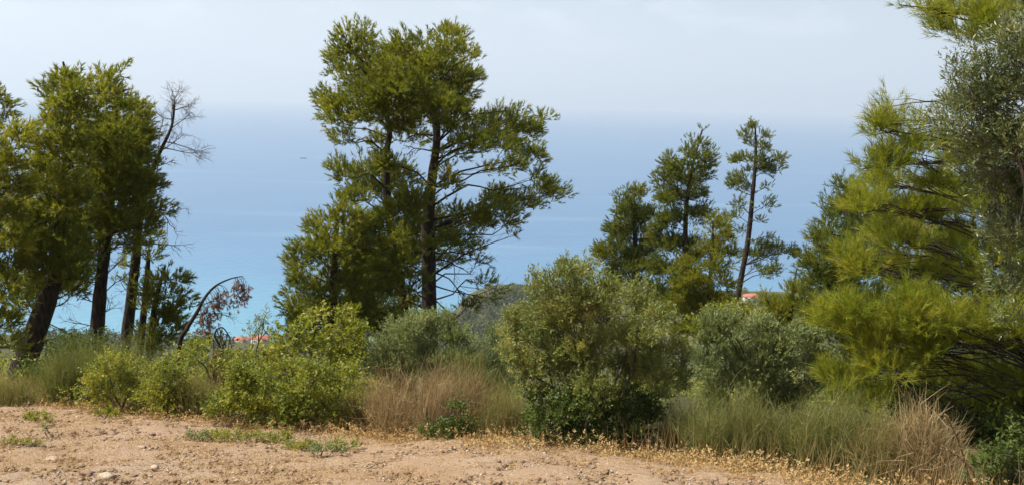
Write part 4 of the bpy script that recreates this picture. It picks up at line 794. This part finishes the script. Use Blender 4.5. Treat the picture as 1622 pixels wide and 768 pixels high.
def stone(label, px, py, w, h, mat, group='stones lying in the field'):
    lo, hi = 6.0, 20.0                                            # depth at which the sight line meets the field
    for _ in range(40):
        m_ = (lo + hi) / 2; q = P(px, py, m_)
        if q[2] > terrain(q[0], q[1]): lo = m_
        else: hi = m_
    q = ground_pt(P(px, py, lo)); k = lo / F
    v = IV2 * (1 + .42 * (vnoise(IV2[:, 0] * 2 + px, IV2[:, 1] * 2 + IV2[:, 2] * 3))[:, None] * 2) * np.array((w / 2 * k, w / 2 * k * .8, h / 2 * k))
    v[:, 2] = np.clip(v[:, 2], -h * k * .2, h * k * .34) + h * k * .15
    o = mesh_obj('stone', v, IF2, M[mat], None, np.full(len(v), .15)); o.location = tuple(q); tag(o, label, 'stone', group)
stone('largest flat pale stone at the bottom left of the field', 168, 757, 32, 16, 'stone')
stone('pale stone right of the largest flat stone', 246, 742, 14, 12, 'stone')
stone('whitish stone further up the field above the pale stones', 224, 709, 14, 7, 'stone')
stone('dark brown clod left of the largest flat stone', 137, 750, 22, 12, 'clod')
stone('dark clod at the left of the field below the green weed patch', 98, 722, 14, 9, 'clod')
stone('pale flat patch of stone beside the left dark clod', 80, 727, 26, 7, 'stone')
stone('small brown clod just above the largest flat stone', 176, 744, 12, 8, 'clod')
stone('small brown clod in mid field', 122, 702, 10, 6, 'clod')
stone('half-buried brown clod near the bottom centre', 565, 752, 14, 8, 'clod')
stone('half-buried brown clod right of the bottom centre', 770, 742, 14, 8, 'clod')
stone('lone dark clod low at the centre right', 690, 756, 12, 8, 'clod')
# straw
p = field_points(14000, 7.5, -.2)
den = vnoise(p[:, 0] / 1.3 + 3, p[:, 1] / .9) + RNG.normal(0, .18, len(p)); p = p[den > -.12]
n = len(p); tip = p + np.stack([RNG.normal(0, .05, n), RNG.normal(0, .05, n), RNG.uniform(.02, .11, n)], -1)
g = Geo(); g.add(*blades(p, tip, RNG.normal(0, .012, (n, 3)), np.full(n, .005), RNG.random(n), 2))
m_ = 9000; q = field_points(m_); m_ = len(q); q[:, 2] += .012; a = RNG.random(m_) * 6.28; L = RNG.uniform(.03, .12, m_)
g.add(*blades(q, q + np.stack([np.cos(a) * L, np.sin(a) * L, RNG.uniform(-.005, .03, m_) - .27 * np.sin(a) * L], -1), RNG.normal(0, .01, (m_, 3)), np.full(m_, .006), RNG.random(m_), 2))
tag(g.obj('straw', M['straw']), 'dry straw and stubble scattered over the field', 'straw', kind='stuff')
# dried weeds along the field edge
n = 900; x = RNG.uniform(-10, 6, n); y = edge_y(x) + RNG.normal(-.15, .38, n); base = np.stack([x, y, terrain(x, y)], -1)
per = 9; k = np.repeat(np.arange(n), per); hh = RNG.uniform(.08, .26, n)
o = sphere(n * per); o[:, 2] = np.abs(o[:, 2]); pos = base[k] + o * (hh[k] * RNG.random(n * per) ** .5)[:, None]
g = Geo(); tt = np.clip(RNG.normal(.6, .2, n), 0, 1)
g.add(*leaves(pos, o, .04, 4, .035, .014, tt[k], (20, 90)))
g.add(*blades(base[k], pos, RNG.normal(0, .02, (n * per, 3)), np.full(n * per, .004), tt[k], 2))
tag(g.obj('dry_weeds', M['straw']), 'fringe of curled dry weeds along the field edge', 'weeds', kind='stuff')
# tall dry grass among the bushes
n = 9000; x = RNG.uniform(-11, 7, n); y = edge_y(x) + RNG.uniform(-.1, 2.2, n); b = np.stack([x, y, terrain(x, y)], -1)
tp_ = b + np.stack([RNG.normal(0, .09, n), RNG.normal(0, .09, n), RNG.uniform(.12, .5, n)], -1)
g = Geo(); g.add(*blades(b, tp_, RNG.normal(0, .03, (n, 3)), np.full(n, .005), np.clip(RNG.normal(.55, .25, n), 0, 1), 3))
tag(g.obj('dry_grass', M['straw']), 'dry pale grass between the bushes of the field edge', 'grass', kind='stuff')
# green weeds on the field
for lab, px, py, w, h, m_ in [('low green weed patch at the left edge of the field', 40, 702, 40, 9, 'lentisk'), ('green weed clump below the speckled bush', 172, 655, 24, 16, 'lentisk'), ('grey-green upright weed in front of the rounded leafy bush', 316, 690, 22, 20, 'grey'),
                              ('wide green weed clump below the glossy bush', 440, 692, 46, 18, 'broad'), ('feathery grey-green weed nearest the bottom of the field', 514, 712, 30, 22, 'grey'), ('low yellow-green weeds in front of the left end of the glossy bush', 345, 690, 26, 16, 'broad'), ('sprawling weeds left of the feathery weed', 480, 704, 34, 16, 'broad'), ('weeds at the right foot of the glossy bush', 545, 706, 30, 15, 'broad'), ('lone thin green thistle standing in the left field', 72, 682, 6, 18, 'grey'), ('yellowish weed clump under the broom at far left', 60, 660, 34, 14, 'broad'), ('pale weed clump under the right end of the glossy bush', 380, 690, 34, 14, 'broad')]:
    lo, hi = 6.0, 20.0
    for _ in range(40):
        mm = (lo + hi) / 2; q = P(px, py + h * .5, mm)
        if q[2] > terrain(q[0], q[1]): lo = mm
        else: hi = mm
    shrub('weed', lab, lo, [(px + w * f, py + h * .1, w * .42, h * .45, 1, RNG.normal(0, .08)) for f in (-.6, -.1, .4)] if w > 10 else [(px, py - h * .3, w * .6, h * .5, .6), (px, py + h * .2, w * .4, h * .4, .6)], m_, base=(px, py + h * .5), cat='weed', group='green weeds on the field', ll=.035, lw=.011, lai=1.6, clump=.06, stems=3, up=.8, shoot=.06, stem_r=.004)
